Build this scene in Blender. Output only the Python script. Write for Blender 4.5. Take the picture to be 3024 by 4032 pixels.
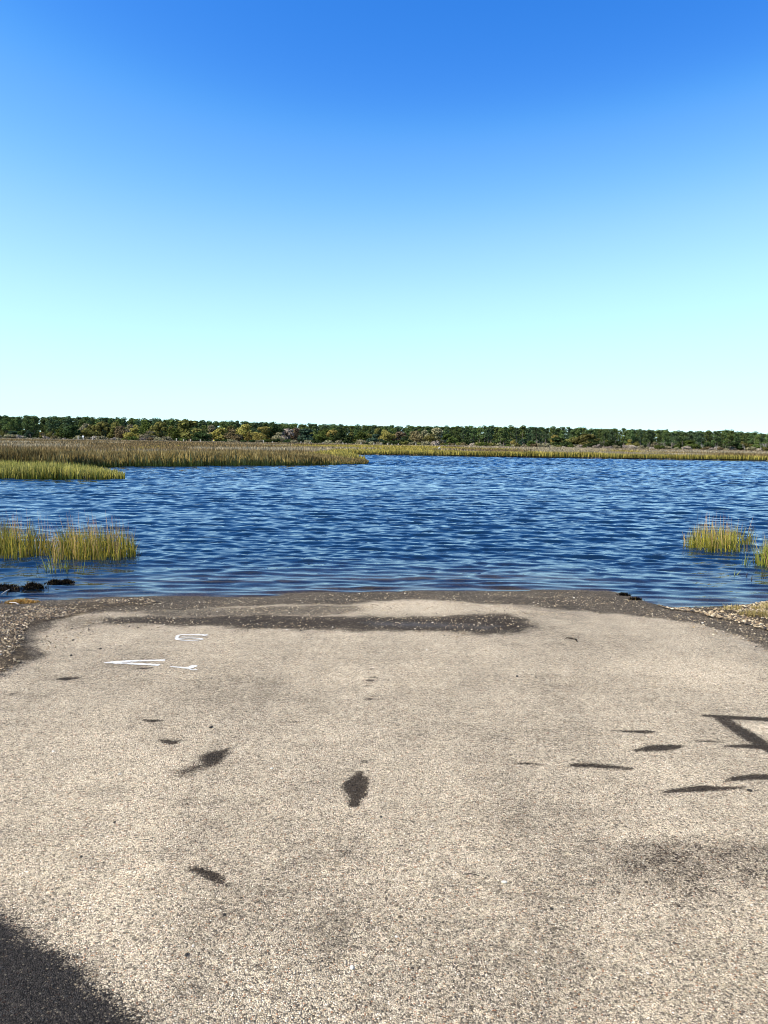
import bpy, math, random
import numpy as np
from mathutils import Vector, Matrix

for o in list(bpy.data.objects):
    bpy.data.objects.remove(o, do_unlink=True)
scene = bpy.context.scene
col = scene.collection
rng = np.random.default_rng(7)
random.seed(7)
R = math.radians

# ------------------------------------------------------------------ camera
CAM_H = 2.05                       # eye height above the water
FPX = 2900.0                       # focal length in photo pixels (3024 wide)
PITCH, ROLL = 5.5, 0.95
cam_data = bpy.data.cameras.new('camera')
cam = bpy.data.objects.new('camera', cam_data)
col.objects.link(cam)
scene.camera = cam
cam_data.sensor_fit = 'HORIZONTAL'
cam_data.sensor_width = 36.0
cam_data.lens = 36.0 * FPX / 3024.0
cam_data.clip_start = 0.05
cam_data.clip_end = 12000
RM = Matrix.Rotation(R(90 - PITCH), 3, 'X') @ Matrix.Rotation(R(ROLL), 3, 'Z')
cam.matrix_world = Matrix.Translation((0, 0, CAM_H)) @ RM.to_4x4()
RN = np.array(RM)

# ------------------------------------------------------------------ sky, sun, exposure
SUN_AZ, SUN_EL = -112.0, 45.0       # degrees clockwise from the view direction; to the left
world = bpy.data.worlds.new('World')
scene.world = world
world.use_nodes = True
wt = world.node_tree
wt.nodes.clear()
w_out = wt.nodes.new('ShaderNodeOutputWorld')
w_bg = wt.nodes.new('ShaderNodeBackground')
w_sky = wt.nodes.new('ShaderNodeTexSky')
w_sky.sky_type = 'NISHITA'
w_sky.sun_disc = False
w_sky.sun_elevation = R(SUN_EL)
w_sky.sun_rotation = R(SUN_AZ)
w_sky.altitude = 0
w_sky.air_density = 1.0
w_sky.dust_density = 0.0
w_sky.ozone_density = 3.0
# one tone curve for the whole clear sky (deep blue aloft, soft roll-off to the pale horizon)
w_div = wt.nodes.new('ShaderNodeVectorMath'); w_div.operation = 'SCALE'; w_div.inputs['Scale'].default_value = 1 / 8.3
w_cur = wt.nodes.new('ShaderNodeRGBCurve')
for ci, pts_ in enumerate((((.97, .044), (1.29, .153), (1.9, .402), (2.65, .578), (4.7, .775), (6.2, .84)),
                           ((1.75, .262), (2.15, .434), (3.15, .775), (4.2, .99), (6.3, 1.22)),
                           ((3.2, .855), (3.85, 1.02), (5.0, 1.25), (6.0, 1.36), (6.7, 1.42)))):
    cv = w_cur.mapping.curves[ci]
    for a_, b_ in pts_: cv.points.new(a_ / 8, b_ / 1.5)
    cv.points[-1].location = (1.0, (.92, 1.32, 1.46)[ci] / 1.5)
w_cur.mapping.update()
w_mul = wt.nodes.new('ShaderNodeVectorMath'); w_mul.operation = 'SCALE'; w_mul.inputs['Scale'].default_value = 5.0
wt.links.new(w_sky.outputs[0], w_div.inputs[0])
wt.links.new(w_div.outputs[0], w_cur.inputs['Color'])
wt.links.new(w_cur.outputs[0], w_mul.inputs[0])
wt.links.new(w_mul.outputs[0], w_bg.inputs[0])
w_bg.inputs[1].default_value = 0.15
wt.links.new(w_bg.outputs[0], w_out.inputs[0])

sun_data = bpy.data.lights.new('sun', 'SUN')
sun_data.energy = 4.5
sun_data.angle = R(0.5)
sun_data.color = (1.0, 0.93, 0.82)
sun = bpy.data.objects.new('sun', sun_data)
col.objects.link(sun)
sdir = Vector((math.sin(R(SUN_AZ)) * math.cos(R(SUN_EL)), math.cos(R(SUN_AZ)) * math.cos(R(SUN_EL)), math.sin(R(SUN_EL))))
sun.rotation_euler = sdir.to_track_quat('Z', 'Y').to_euler()
sun.location = sdir * 50

vs = scene.view_settings
vs.view_transform = 'Standard'
vs.look = 'None'
vs.gamma = 1.0
vs.use_curve_mapping = False
vs.exposure = 1.0
scene.render.filter_size = 1.0
try: scene.cycles.filter_width = 1.0
except Exception: pass

# ------------------------------------------------------------------ helpers
def tag(o, label=None, cat=None, group=None, kind=None):
    if label: o['label'] = label
    if cat: o['category'] = cat
    if group: o['group'] = group
    if kind: o['kind'] = kind
    return o

def empty(name, loc=(0, 0, 0)):
    o = bpy.data.objects.new(name, None)
    o.location = loc
    o.empty_display_size = 0.2
    col.objects.link(o)
    return o

def mesh_np(name, verts, faces, colors=None, attrs=None, smooth=False):
    """faces: list of int arrays of shape (n, k)."""
    verts = np.asarray(verts, np.float32)
    me = bpy.data.meshes.new(name)
    me.vertices.add(len(verts))
    me.vertices.foreach_set('co', verts.ravel())
    li = np.concatenate([f.ravel() for f in faces]).astype(np.int32)
    tot = np.concatenate([np.full(len(f), f.shape[1], np.int32) for f in faces])
    st = np.concatenate([[0], np.cumsum(tot)[:-1]]).astype(np.int32)
    me.loops.add(len(li))
    me.loops.foreach_set('vertex_index', li)
    me.polygons.add(len(tot))
    me.polygons.foreach_set('loop_start', st)
    me.polygons.foreach_set('loop_total', tot)
    me.polygons.foreach_set('use_smooth', np.full(len(tot), smooth))
    if colors is not None:
        a = me.color_attributes.new('tint', 'FLOAT_COLOR', 'POINT')
        c = np.ones((len(verts), 4), np.float32)
        c[:, :3] = colors
        a.data.foreach_set('color', c.ravel())
    for k, v in (attrs or {}).items():
        a = me.attributes.new(k, 'FLOAT', 'POINT')
        a.data.foreach_set('value', np.asarray(v, np.float32))
    me.update()
    me.validate()
    return me

def obj(name, me, mat=None, parent=None):
    o = bpy.data.objects.new(name, me)
    col.objects.link(o)
    if mat is not None:
        me.materials.append(mat)
    if parent is not None:
        o.parent = parent
    return o

def grid_faces(ny, nx):
    i = np.arange((ny - 1) * (nx - 1))
    r, c = i // (nx - 1), i % (nx - 1)
    a = r * nx + c
    return np.stack([a, a + 1, a + nx + 1, a + nx], 1)

def sm(e0, e1, x):
    t = np.clip((x - e0) / (e1 - e0), 0, 1)
    return t * t * (3 - 2 * t)

def vnoise(x, y, seed=0):
    """smooth value noise, period free"""
    x = np.asarray(x, float); y = np.asarray(y, float)
    xi, yi = np.floor(x), np.floor(y)
    fx, fy = x - xi, y - yi
    fx, fy = fx * fx * (3 - 2 * fx), fy * fy * (3 - 2 * fy)
    def h(a, b):
        v = np.sin(a * 127.1 + b * 311.7 + seed * 74.7) * 43758.5453
        return v - np.floor(v)
    return (h(xi, yi) * (1 - fx) + h(xi + 1, yi) * fx) * (1 - fy) + (h(xi, yi + 1) * (1 - fx) + h(xi + 1, yi + 1) * fx) * fy

def fbm(x, y, seed=0, n=4):
    s, a, t = 0, .5, 0
    for k in range(n):
        s = s + a * vnoise(x * 2 ** k, y * 2 ** k, seed + k); t += a; a *= .5
    return s / t

# pixel of the photograph -> point on the plane z, in metres (surveying only)
def on_plane(px, py, z=0.0):
    d = RN @ np.array([(px - 1512) / FPX, (2016 - py) / FPX, -1.0])
    t = (z - CAM_H) / d[2]
    return np.array([d[0] * t, d[1] * t])

def at_dist(px, py, Y):
    d = RN @ np.array([(px - 1512) / FPX, (2016 - py) / FPX, -1.0])
    t = Y / d[1]
    return np.array([d[0] * t, Y, CAM_H + d[2] * t])

# ------------------------------------------------------------------ terrain function
shore_px = [(-900, 2560), (-300, 2396), (0, 2374), (150, 2366), (300, 2358), (500, 2353), (700, 2350), (1000, 2353), (1110, 2345), (1220, 2333), (1500, 2327),
            (2000, 2325), (2380, 2327), (2450, 2336), (2550, 2374), (2640, 2391), (2750, 2397), (2850, 2394), (2950, 2386), (3024, 2372), (3400, 2350)]
SH = np.array([on_plane(a, b, 0) for a, b in shore_px])
SHx = np.concatenate([[-400, -60], SH[:, 0], [60, 400]])
SHy = np.concatenate([[7, 7], SH[:, 1], [SH[-1, 1], SH[-1, 1]]])
def shore(x):
    x = np.asarray(x, float)
    return np.interp(x, SHx, SHy) + .16 * (fbm(x * 1.6, x * 0 + 5, 77, 5) - .5)

def zg(x, y):
    x = np.asarray(x, float); y = np.asarray(y, float)
    s = shore(x) - y                                   # metres inland
    up = 0.42 * (1 - np.exp(-np.maximum(s, 0) * 0.085 / 0.42 * 1.15))
    dn = -1.3 * (1 - np.exp(np.minimum(s, 0) * 0.10 / 1.3))
    z = np.where(s > 0, up, dn)
    z = z + 0.010 * (fbm(x * 0.7, y * 0.7, 3) - .5) + 0.006 * (fbm(x * 3, y * 3, 5) - .5)
    return z

def ground_pt(px, py):
    z = 0.2
    for _ in range(12):
        p = on_plane(px, py, z)
        z = float(zg(p[0], p[1]))
    return np.array([p[0], p[1], z])

def in_poly(x, y, poly):
    c = np.zeros(np.shape(x), bool)
    n = len(poly)
    for i in range(n):
        x1, y1 = poly[i][:2]; x2, y2 = poly[(i + 1) % n][:2]
        if y1 == y2: continue
        cond = ((y1 > y) != (y2 > y)) & (x < (x2 - x1) * (y - y1) / (y2 - y1) + x1)
        c ^= cond
    return c

def poly_sdf(x, y, poly):
    d = np.full(np.shape(x), 1e9)
    n = len(poly)
    for i in range(n):
        ax, ay = poly[i][:2]; bx, by = poly[(i + 1) % n][:2]
        vx, vy = bx - ax, by - ay
        L = vx * vx + vy * vy + 1e-12
        t = np.clip(((x - ax) * vx + (y - ay) * vy) / L, 0, 1)
        d = np.minimum(d, np.hypot(x - ax - t * vx, y - ay - t * vy))
    return np.where(in_poly(x, y, poly), -d, d)

# ------------------------------------------------------------------ materials
def new_mat(name):
    m = bpy.data.materials.new(name)
    m.use_nodes = True
    nt = m.node_tree
    nt.nodes.clear()
    out = nt.nodes.new('ShaderNodeOutputMaterial')
    return m, nt, out

class N:
    """short node builder"""
    def __init__(s, nt): s.nt = nt
    def add(s, t, **kw):
        n = s.nt.nodes.new(t)
        for k, v in kw.items(): setattr(n, k, v)
        return n
    def put(s, sock, v):
        if isinstance(v, bpy.types.NodeSocket): s.nt.links.new(v, sock)
        elif v is not None:
            if hasattr(sock.default_value, '__len__') and not hasattr(v, '__len__'): sock.default_value = [v] * len(sock.default_value)
            elif hasattr(v, '__len__') and len(v) == 3 and len(sock.default_value) == 4: sock.default_value = (*v, 1)
            else: sock.default_value = v
    def math(s, op, a, b=None, c=None, clamp=False):
        n = s.add('ShaderNodeMath', operation=op, use_clamp=clamp)
        s.put(n.inputs[0], a)
        if b is not None: s.put(n.inputs[1], b)
        if c is not None: s.put(n.inputs[2], c)
        return n.outputs[0]
    def mix(s, f, a, b, blend='MIX'):
        n = s.add('ShaderNodeMix', data_type='RGBA', blend_type=blend)
        s.put(n.inputs['Factor'], f)
        s.put(n.inputs[6], a); s.put(n.inputs[7], b)
        return n.outputs[2]
    def noise(s, vec, scale, detail=4, rough=.55):
        n = s.add('ShaderNodeTexNoise')
        s.put(n.inputs['Vector'], vec)
        n.inputs['Scale'].default_value = scale
        n.inputs['Detail'].default_value = detail
        n.inputs['Roughness'].default_value = rough
        return n.outputs[0]
    def voro(s, vec, scale, feature='F1'):
        n = s.add('ShaderNodeTexVoronoi', feature=feature)
        s.put(n.inputs['Vector'], vec)
        n.inputs['Scale'].default_value = scale
        return n
    def ramp(s, f, stops, interp='LINEAR'):
        n = s.add('ShaderNodeValToRGB')
        n.color_ramp.interpolation = interp
        el = n.color_ramp.elements
        while len(el) < len(stops): el.new(.5)
        for e, (p, c) in zip(el, stops):
            e.position = p
            e.color = (*c, 1) if hasattr(c, '__len__') else (c, c, c, 1)
        s.put(n.inputs[0], f)
        return n.outputs[0]
    def attr(s, name, out='Fac'):
        n = s.add('ShaderNodeAttribute', attribute_name=name)
        return n.outputs[out]
    def sstep(s, a, b, x):
        n = s.add('ShaderNodeMapRange', interpolation_type='SMOOTHSTEP')
        s.put(n.inputs[0], x)
        n.inputs[1].default_value = a; n.inputs[2].default_value = b
        return n.outputs[0]

def leafy(name, color=None, trans=0.3, vary=0.25, rough=0.7):
    """plant material; colour from the mesh tint when color is None"""
    m, nt, out = new_mat(name)
    k = N(nt)
    if color is None:
        c = k.attr('tint', 'Color')
    else:
        geo = k.add('ShaderNodeNewGeometry')
        info = k.add('ShaderNodeObjectInfo')
        c = k.mix(geo.outputs['Random Per Island'], [v * (1 - vary) for v in color], [min(1, v * (1 + vary)) for v in color])
        hs = k.add('ShaderNodeHueSaturation')
        k.put(hs.inputs['Color'], c)
        k.put(hs.inputs['Value'], k.math('MULTIPLY_ADD', info.outputs['Random'], 0.5, 0.75))
        k.put(hs.inputs['Hue'], k.math('MULTIPLY_ADD', info.outputs['Random'], 0.03, 0.485))
        c = hs.outputs[0]
    d = k.add('ShaderNodeBsdfDiffuse'); k.put(d.inputs[0], c)
    t = k.add('ShaderNodeBsdfTranslucent'); k.put(t.inputs[0], c)
    mx = k.add('ShaderNodeMixShader'); mx.inputs[0].default_value = trans
    nt.links.new(d.outputs[0], mx.inputs[1]); nt.links.new(t.outputs[0], mx.inputs[2])
    nt.links.new(mx.outputs[0], out.inputs[0])
    return m

def plain(name, color, rough=.8, noise_scale=None, vary=.25, bump=0):
    m, nt, out = new_mat(name)
    k = N(nt)
    p = k.add('ShaderNodeBsdfPrincipled')
    p.inputs['Roughness'].default_value = rough
    c = color
    if noise_scale:
        tc = k.add('ShaderNodeTexCoord').outputs['Object']
        f = k.noise(tc, noise_scale)
        c = k.mix(f, [v * (1 - vary) for v in color], [min(1, v * (1 + vary)) for v in color])
        if bump:
            b = k.add('ShaderNodeBump'); b.inputs['Strength'].default_value = bump; b.inputs['Distance'].default_value = .01
            k.put(b.inputs['Height'], f); nt.links.new(b.outputs[0], p.inputs['Normal'])
    k.put(p.inputs['Base Color'], c)
    if rough >= .8: p.inputs['Specular IOR Level'].default_value = .1
    nt.links.new(p.outputs[0], out.inputs[0])
    return m

def tinted(name, rough=.75):
    m, nt, out = new_mat(name)
    k = N(nt)
    p = k.add('ShaderNodeBsdfPrincipled')
    p.inputs['Roughness'].default_value = rough
    k.put(p.inputs['Base Color'], k.attr('tint', 'Color'))
    nt.links.new(p.outputs[0], out.inputs[0])
    return m

def mat_asphalt():
    m, nt, out = new_mat('worn_asphalt')
    k = N(nt)
    pos = k.add('ShaderNodeTexCoord').outputs['Object']
    p = k.add('ShaderNodeBsdfPrincipled')
    # exposed aggregate: stones of two sizes
    warp = k.add('ShaderNodeTexNoise'); k.put(warp.inputs['Vector'], pos); warp.inputs['Scale'].default_value = 60
    wv = k.add('ShaderNodeVectorMath', operation='MULTIPLY_ADD')
    k.put(wv.inputs[0], warp.outputs['Color']); wv.inputs[1].default_value = (.006, .006, .006); k.put(wv.inputs[2], pos)
    vec = wv.outputs[0]
    v1 = k.voro(vec, 185); v2 = k.voro(vec, 110)
    sep1 = k.add('ShaderNodeSeparateColor'); k.put(sep1.inputs[0], v1.outputs['Color'])
    sep2 = k.add('ShaderNodeSeparateColor'); k.put(sep2.inputs[0], v2.outputs['Color'])
    stones = k.ramp(sep1.outputs[0], [(0, (.10, .085, .07)), (.16, (.19, .165, .135)), (.4, (.36, .315, .25)), (.7, (.47, .42, .34)), (.93, (.60, .55, .46)), (1, (.80, .76, .68))])
    big = k.ramp(sep2.outputs[0], [(0, (.08, .07, .06)), (.3, (.40, .35, .28)), (.8, (.52, .46, .37)), (1, (.62, .54, .42))])
    c = k.mix(k.math('GREATER_THAN', sep2.outputs[1], .62), stones, big)
    # odd rusty and pinkish stones
    c = k.mix(k.math('GREATER_THAN', sep1.outputs[1], .975), c, (.34, .20, .13))
    # binder in the gaps
    gap = k.sstep(.50, .80, v1.outputs['Distance'])
    c = k.mix(k.math('MULTIPLY', gap, .72), c, (.085, .072, .060))
    # broad wear
    n1 = k.noise(pos, 0.9, 5); n2 = k.noise(pos, 5.0, 5, .6); n3 = k.noise(pos, 22, 4)
    wear = k.math('ADD', k.math('MULTIPLY', n1, .55), k.math('ADD', k.math('MULTIPLY', n2, .30), k.math('MULTIPLY', n3, .25)))
    mpw = k.add('ShaderNodeMapping'); mpw.inputs['Scale'].default_value = (1.0, .16, 1.0); k.put(mpw.inputs['Vector'], pos)
    n4 = k.noise(mpw.outputs[0], 2.4, 4, .6)
    mpx = k.add('ShaderNodeMapping'); mpx.inputs['Scale'].default_value = (.30, 1.0, 1.0); mpx.inputs['Rotation'].default_value = (0, 0, .12); k.put(mpx.inputs['Vector'], pos)
    n5 = k.noise(mpx.outputs[0], 7.0, 4, .65)
    wear = k.math('ADD', wear, k.math('ADD', k.math('MULTIPLY', k.math('SUBTRACT', n4, .5), .34), k.math('MULTIPLY', k.math('SUBTRACT', n5, .5), .24)))
    wear = k.math('ADD', wear, k.math('MULTIPLY', k.attr('worn'), .30))
    n6 = k.noise(pos, 75, 2, .6); n7 = k.noise(pos, 38, 2, .6)
    wear = k.math('ADD', wear, k.math('ADD', k.math('MULTIPLY', k.math('SUBTRACT', n6, .5), .55), k.math('MULTIPLY', k.math('SUBTRACT', n7, .5), .40)))
    wf = k.ramp(wear, [(.34, .50), (.5, .86), (.60, 1.02), (.82, 1.32)])
    c = k.mix(1, c, wf, 'MULTIPLY')
    # gravelly shoulder
    gv = k.math('ADD', k.attr('gravel'), k.math('MULTIPLY', k.math('SUBTRACT', n3, .5), .8))
    gf = k.sstep(.35, .65, gv)
    c = k.mix(k.math('MULTIPLY', gf, .7), c, k.mix(n2, (.10, .075, .045), (.26, .20, .12)))
    # damp and stained
    dm = k.math('ADD', k.attr('damp'), k.math('ADD', k.math('MULTIPLY', k.math('SUBTRACT', n3, .5), .80), k.math('ADD', k.math('MULTIPLY', k.math('SUBTRACT', n6, .5), 1.1), k.math('MULTIPLY', k.math('SUBTRACT', sep1.outputs[2], .5), .45))))
    df = k.sstep(.18, .82, dm)
    df = k.math('MULTIPLY', df, k.sstep(0.0, .10, k.attr('damp')))
    dark = k.mix(1, c, (.105, .094, .088), 'MULTIPLY')
    c = k.mix(df, c, dark)
    c = k.mix(1, c, (1.16, 1.07, .90), 'MULTIPLY')
    of = k.sstep(.25, .75, k.math('ADD', k.attr('dark_corner'), k.math('ADD', k.math('MULTIPLY', k.math('SUBTRACT', n3, .5), .6), k.math('MULTIPLY', k.math('SUBTRACT', sep1.outputs[2], .5), .4))))  # mask of the lower-left corner, coloured bluish dark below
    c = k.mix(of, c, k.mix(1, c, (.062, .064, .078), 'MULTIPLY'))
    k.put(p.inputs['Base Color'], c)
    wet = k.sstep(.2, .9, k.math('MULTIPLY', k.attr('wet'), k.math('ADD', n2, .45)))
    k.put(p.inputs['Roughness'], k.math('MULTIPLY_ADD', wet, -.45, .92))
    k.put(p.inputs['Specular IOR Level'], k.math('MULTIPLY_ADD', wet, .25, .12))
    hgt = k.math('SUBTRACT', k.math('MULTIPLY', sep1.outputs[0], .5), v1.outputs['Distance'])
    hgt = k.math('MULTIPLY', hgt, k.math('MULTIPLY_ADD', wet, -.7, 1))
    b = k.add('ShaderNodeBump'); b.inputs['Strength'].default_value = .9; b.inputs['Distance'].default_value = .006
    k.put(b.inputs['Height'], hgt)
    nt.links.new(b.outputs[0], p.inputs['Normal'])
    nt.links.new(p.outputs[0], out.inputs[0])
    return m

def mat_water():
    m, nt, out = new_mat('rippled_water')
    k = N(nt)
    pos = k.add('ShaderNodeTexCoord').outputs['Object']
    mp = k.add('ShaderNodeMapping'); mp.inputs['Scale'].default_value = (.45, 1.0, 1.0)
    k.put(mp.inputs['Vector'], pos)
    def slopes(scale, amp, detail=2):
        n = k.add('ShaderNodeTexNoise'); k.put(n.inputs['Vector'], mp.outputs[0]); n.inputs['Scale'].default_value = scale; n.inputs['Detail'].default_value = detail
        c_ = k.add('ShaderNodeVectorMath', operation='SUBTRACT'); k.put(c_.inputs[0], n.outputs['Color']); c_.inputs[1].default_value = (.5, .5, .5)
        m_ = k.add('ShaderNodeVectorMath', operation='MULTIPLY'); k.put(m_.inputs[0], c_.outputs[0])
        cb = k.add('ShaderNodeCombineXYZ'); k.put(cb.inputs[0], k.math('MULTIPLY', amp, .55)); k.put(cb.inputs[1], amp)
        k.put(m_.inputs[1], cb.outputs[0]); return m_.outputs[0]
    shal = k.math('MULTIPLY_ADD', k.sstep(0, .2, k.attr('depth')), .7, .3)
    def vadd(a_, b_):
        v_ = k.add('ShaderNodeVectorMath', operation='ADD'); k.put(v_.inputs[0], a_); k.put(v_.inputs[1], b_); return v_.outputs[0]
    lost_ = k.attr('lost')
    geo = k.add('ShaderNodeNewGeometry')
    tot = vadd(vadd(slopes(9, k.math('MULTIPLY', shal, .13)), slopes(2.6, k.math('MULTIPLY', lost_, .35))), slopes(.55, k.math('MULTIPLY', lost_, .30)))
    b = k.add('ShaderNodeVectorMath', operation='NORMALIZE'); k.put(b.inputs[0], vadd(geo.outputs['Normal'], tot))
    fr = k.add('ShaderNodeFresnel'); fr.inputs[0].default_value = 1.333
    nt.links.new(b.outputs[0], fr.inputs['Normal'])
    gl = k.add('ShaderNodeBsdfGlossy'); gl.inputs['Roughness'].default_value = .012; gl.inputs['Color'].default_value = (.86, .92, 1.0, 1)
    nt.links.new(b.outputs[0], gl.inputs['Normal'])
    tr = k.add('ShaderNodeBsdfTransparent'); tr.inputs[0].default_value = (.86, .82, .52, 1)
    df = k.add('ShaderNodeBsdfDiffuse'); df.inputs[0].default_value = (.004, .016, .036, 1)
    op = k.math('SUBTRACT', 1, k.math('EXPONENT', k.math('MULTIPLY', k.attr('depth'), -5.5)), clamp=True)
    bm_ = k.add('ShaderNodeMixShader'); k.put(bm_.inputs[0], op)
    nt.links.new(tr.outputs[0], bm_.inputs[1]); nt.links.new(df.outputs[0], bm_.inputs[2])
    mx = k.add('ShaderNodeMixShader'); k.put(mx.inputs[0], fr.outputs[0])
    nt.links.new(bm_.outputs[0], mx.inputs[1]); nt.links.new(gl.outputs[0], mx.inputs[2])
    nt.links.new(mx.outputs[0], out.inputs[0])
    return m

def mat_ground():
    m, nt, out = new_mat('marsh_mud')
    k = N(nt)
    pos = k.add('ShaderNodeTexCoord').outputs['Object']
    p = k.add('ShaderNodeBsdfPrincipled')
    n1 = k.noise(pos, .06, 5); n2 = k.noise(pos, 1.3, 5)
    c = k.mix(n1, (.10, .075, .04), (.17, .12, .07))
    c = k.mix(k.math('MULTIPLY', n2, .5), c, (.05, .04, .025))
    k.put(p.inputs['Base Color'], c)
    p.inputs['Roughness'].default_value = .9
    nt.links.new(p.outputs[0], out.inputs[0])
    return m

M = {}
M['asphalt'] = mat_asphalt()
M['water'] = mat_water()
M['ground'] = mat_ground()
M['grass'] = leafy('marsh_grass_blades', None, .22)
M['stones'] = tinted('mixed_stones', .7)
def mat_paint():
    m, nt, out = new_mat('worn_white_paint')
    k = N(nt)
    pos = k.add('ShaderNodeTexCoord').outputs['Object']
    p = k.add('ShaderNodeBsdfPrincipled'); p.inputs['Base Color'].default_value = (.58, .56, .50, 1); p.inputs['Roughness'].default_value = .75
    tr = k.add('ShaderNodeBsdfTransparent')
    f = k.sstep(.40, .52, k.math('ADD', k.math('MULTIPLY', k.noise(pos, 120, 3, .7), .6), k.math('MULTIPLY', k.noise(pos, 22, 3), .5)))
    mx = k.add('ShaderNodeMixShader'); k.put(mx.inputs[0], f)
    nt.links.new(tr.outputs[0], mx.inputs[1]); nt.links.new(p.outputs[0], mx.inputs[2]); nt.links.new(mx.outputs[0], out.inputs[0])
    return m
M['paint'] = mat_paint()
M['wrack'] = plain('wet_dark_wrack', (.006, .005, .005), .95, 30, .5, .6)
M['drywrack'] = plain('dry_wrack', (.12, .06, .02), .9, 30, .5, .6)
M['bark'] = plain('grey_bark', (.10, .085, .07), .9, 3, .35)
M['palebark'] = plain('bleached_wood', (.34, .31, .28), .9, 3, .25)
M['post'] = plain('pale_weathered_post', (.40, .36, .30), .85, 5, .2)
M['white'] = plain('white_painted_board', (.80, .80, .78), .5, 8, .04)
M['yellow'] = plain('yellow_marker_paint', (.75, .60, .10), .5, 8, .06)
M['twig'] = plain('dark_twig_bark', (.045, .034, .025), .85, 40, .3)
M['pebble_white'] = plain('bleached_shell', (.60, .55, .45), .85, 60, .12)
M['pebble_dark'] = plain('dark_pebble', (.04, .035, .03), .9, 60, .3)

# ------------------------------------------------------------------ marsh outlines (plan view)
def P2(lst): return [tuple(on_plane(a, b, 0)) for a, b in lst]
tip_front = P2([(-900, 1836), (-300, 1841), (0, 1845), (270, 1846), (400, 1839), (640, 1836), (1008, 1834), (1290, 1831), (1400, 1830), (1446, 1828), (1452, 1824)])
tip_back = P2([(1440, 1817), (1405, 1806), (1378, 1794)])
far_front = P2([(1385, 1789), (1700, 1793), (2016, 1798.5), (2500, 1806), (3024, 1813.5), (3500, 1821), (4200, 1832)])
LAND = tip_front + tip_back + far_front + [(900, 150), (900, 2500), (-900, 2500), (-900, tip_front[0][1])]
STRIP = P2([(-900, 1876), (-200, 1884), (150, 1889), (420, 1889), (480, 1887), (492, 1882), (440, 1875), (330, 1868), (200, 1862), (0, 1855), (-900, 1842)])
CREEKS = [P2([(1475, 1761.5), (1520, 1760), (1590, 1763), (1700, 1767.5), (1800, 1769.5), (1800, 1771), (1650, 1769.5), (1560, 1766.5), (1480, 1764)]),
          P2([(1935, 1779.5), (1990, 1777.5), (2060, 1780), (2060, 1784), (1990, 1784.5)])]
def is_land(x, y):
    l = in_poly(x, y, LAND)
    for c in CREEKS: l &= ~in_poly(x, y, c)
    return l | in_poly(x, y, STRIP)

# ------------------------------------------------------------------ ground sheet (to the horizon)
def spaced(segs):
    out = []
    for a, b, d in segs:
        out.append(np.arange(a, b, d))
    return np.concatenate(out)
gx = spaced([(-6000, -1000, 500), (-1000, -300, 50), (-300, -80, 5), (-80, 80, 1.0), (80, 300, 5), (300, 1000, 50), (1000, 6001, 500)])
gy = spaced([(-3000, -200, 400), (-200, -20, 20), (-20, 16, 1.0), (16, 130, 1.0), (130, 380, 3.0), (380, 1000, 40), (1000, 8001, 700)])
GX, GY = np.meshgrid(gx, gy)
GZ = zg(GX, GY) - 0.06
lnd = is_land(GX, GY)
GZ = np.where(lnd, 0.12 + 0.10 * fbm(GX * .1, GY * .1, 9), GZ)
GZ = np.where((GY > 16) & ~lnd, np.minimum(GZ, -.5), GZ)
me = mesh_np('ground', np.stack([GX, GY, GZ], -1).reshape(-1, 3), [grid_faces(len(gy), len(gx))], smooth=True)
tag(obj('ground', me, M['ground']), kind='structure')

# ------------------------------------------------------------------ boat ramp (asphalt sheet)
rx = spaced([(-9, -4.6, .08), (-4.6, 4.6, .03), (4.6, 9.01, .08)])
ry = spaced([(-8, 1.4, .2), (1.4, 7.6, .018), (7.6, 12.5, .03), (12.5, 16, .12)])
RX, RY = np.meshgrid(rx, ry)
RZ = zg(RX, RY)
shp = RX.shape
X, Y = RX.ravel(), RY.ravel()
damp = np.zeros_like(X); wet = np.zeros_like(X); worn = np.zeros_like(X); dark_corner = np.zeros_like(X); gravel = np.zeros_like(X)
wob_x = (fbm(X * 6, Y * 6, 11) - .5); wob_y = (fbm(X * 6, Y * 6, 17) - .5)
def region(pxs, amt, soft, wob=.06, target=None, mode='max'):
    poly = [tuple(ground_pt(a, b)[:2]) for a, b in pxs]
    xs = [q[0] for q in poly]; ys = [q[1] for q in poly]
    s = soft + wob
    sel = (X > min(xs) - s) & (X < max(xs) + s) & (Y > min(ys) - s) & (Y < max(ys) + s)
    d = poly_sdf(X[sel] + wob * wob_x[sel], Y[sel] + wob * wob_y[sel], poly)
    v = amt * (1 - sm(-soft, soft, d))
    if mode == 'max': target[sel] = np.maximum(target[sel], v)
    elif mode == 'sub': target[sel] = target[sel] * (1 - v)
    else: target[sel] += v
def streak(pts, th, amt=1.0, soft=.022, wob=.03):
    amt = amt * 1.02
    """dark mark along pixel points, th = half thickness in photo pixels (per point or constant)"""
    pts = np.array(pts, float)
    th = np.full(len(pts), th) if np.isscalar(th) else np.array(th, float)
    region([tuple(p - (0, t)) for p, t in zip(pts, th)] + [tuple(p + (0, t)) for p, t in zip(pts[::-1], th[::-1])], amt, soft, wob, damp)

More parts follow.
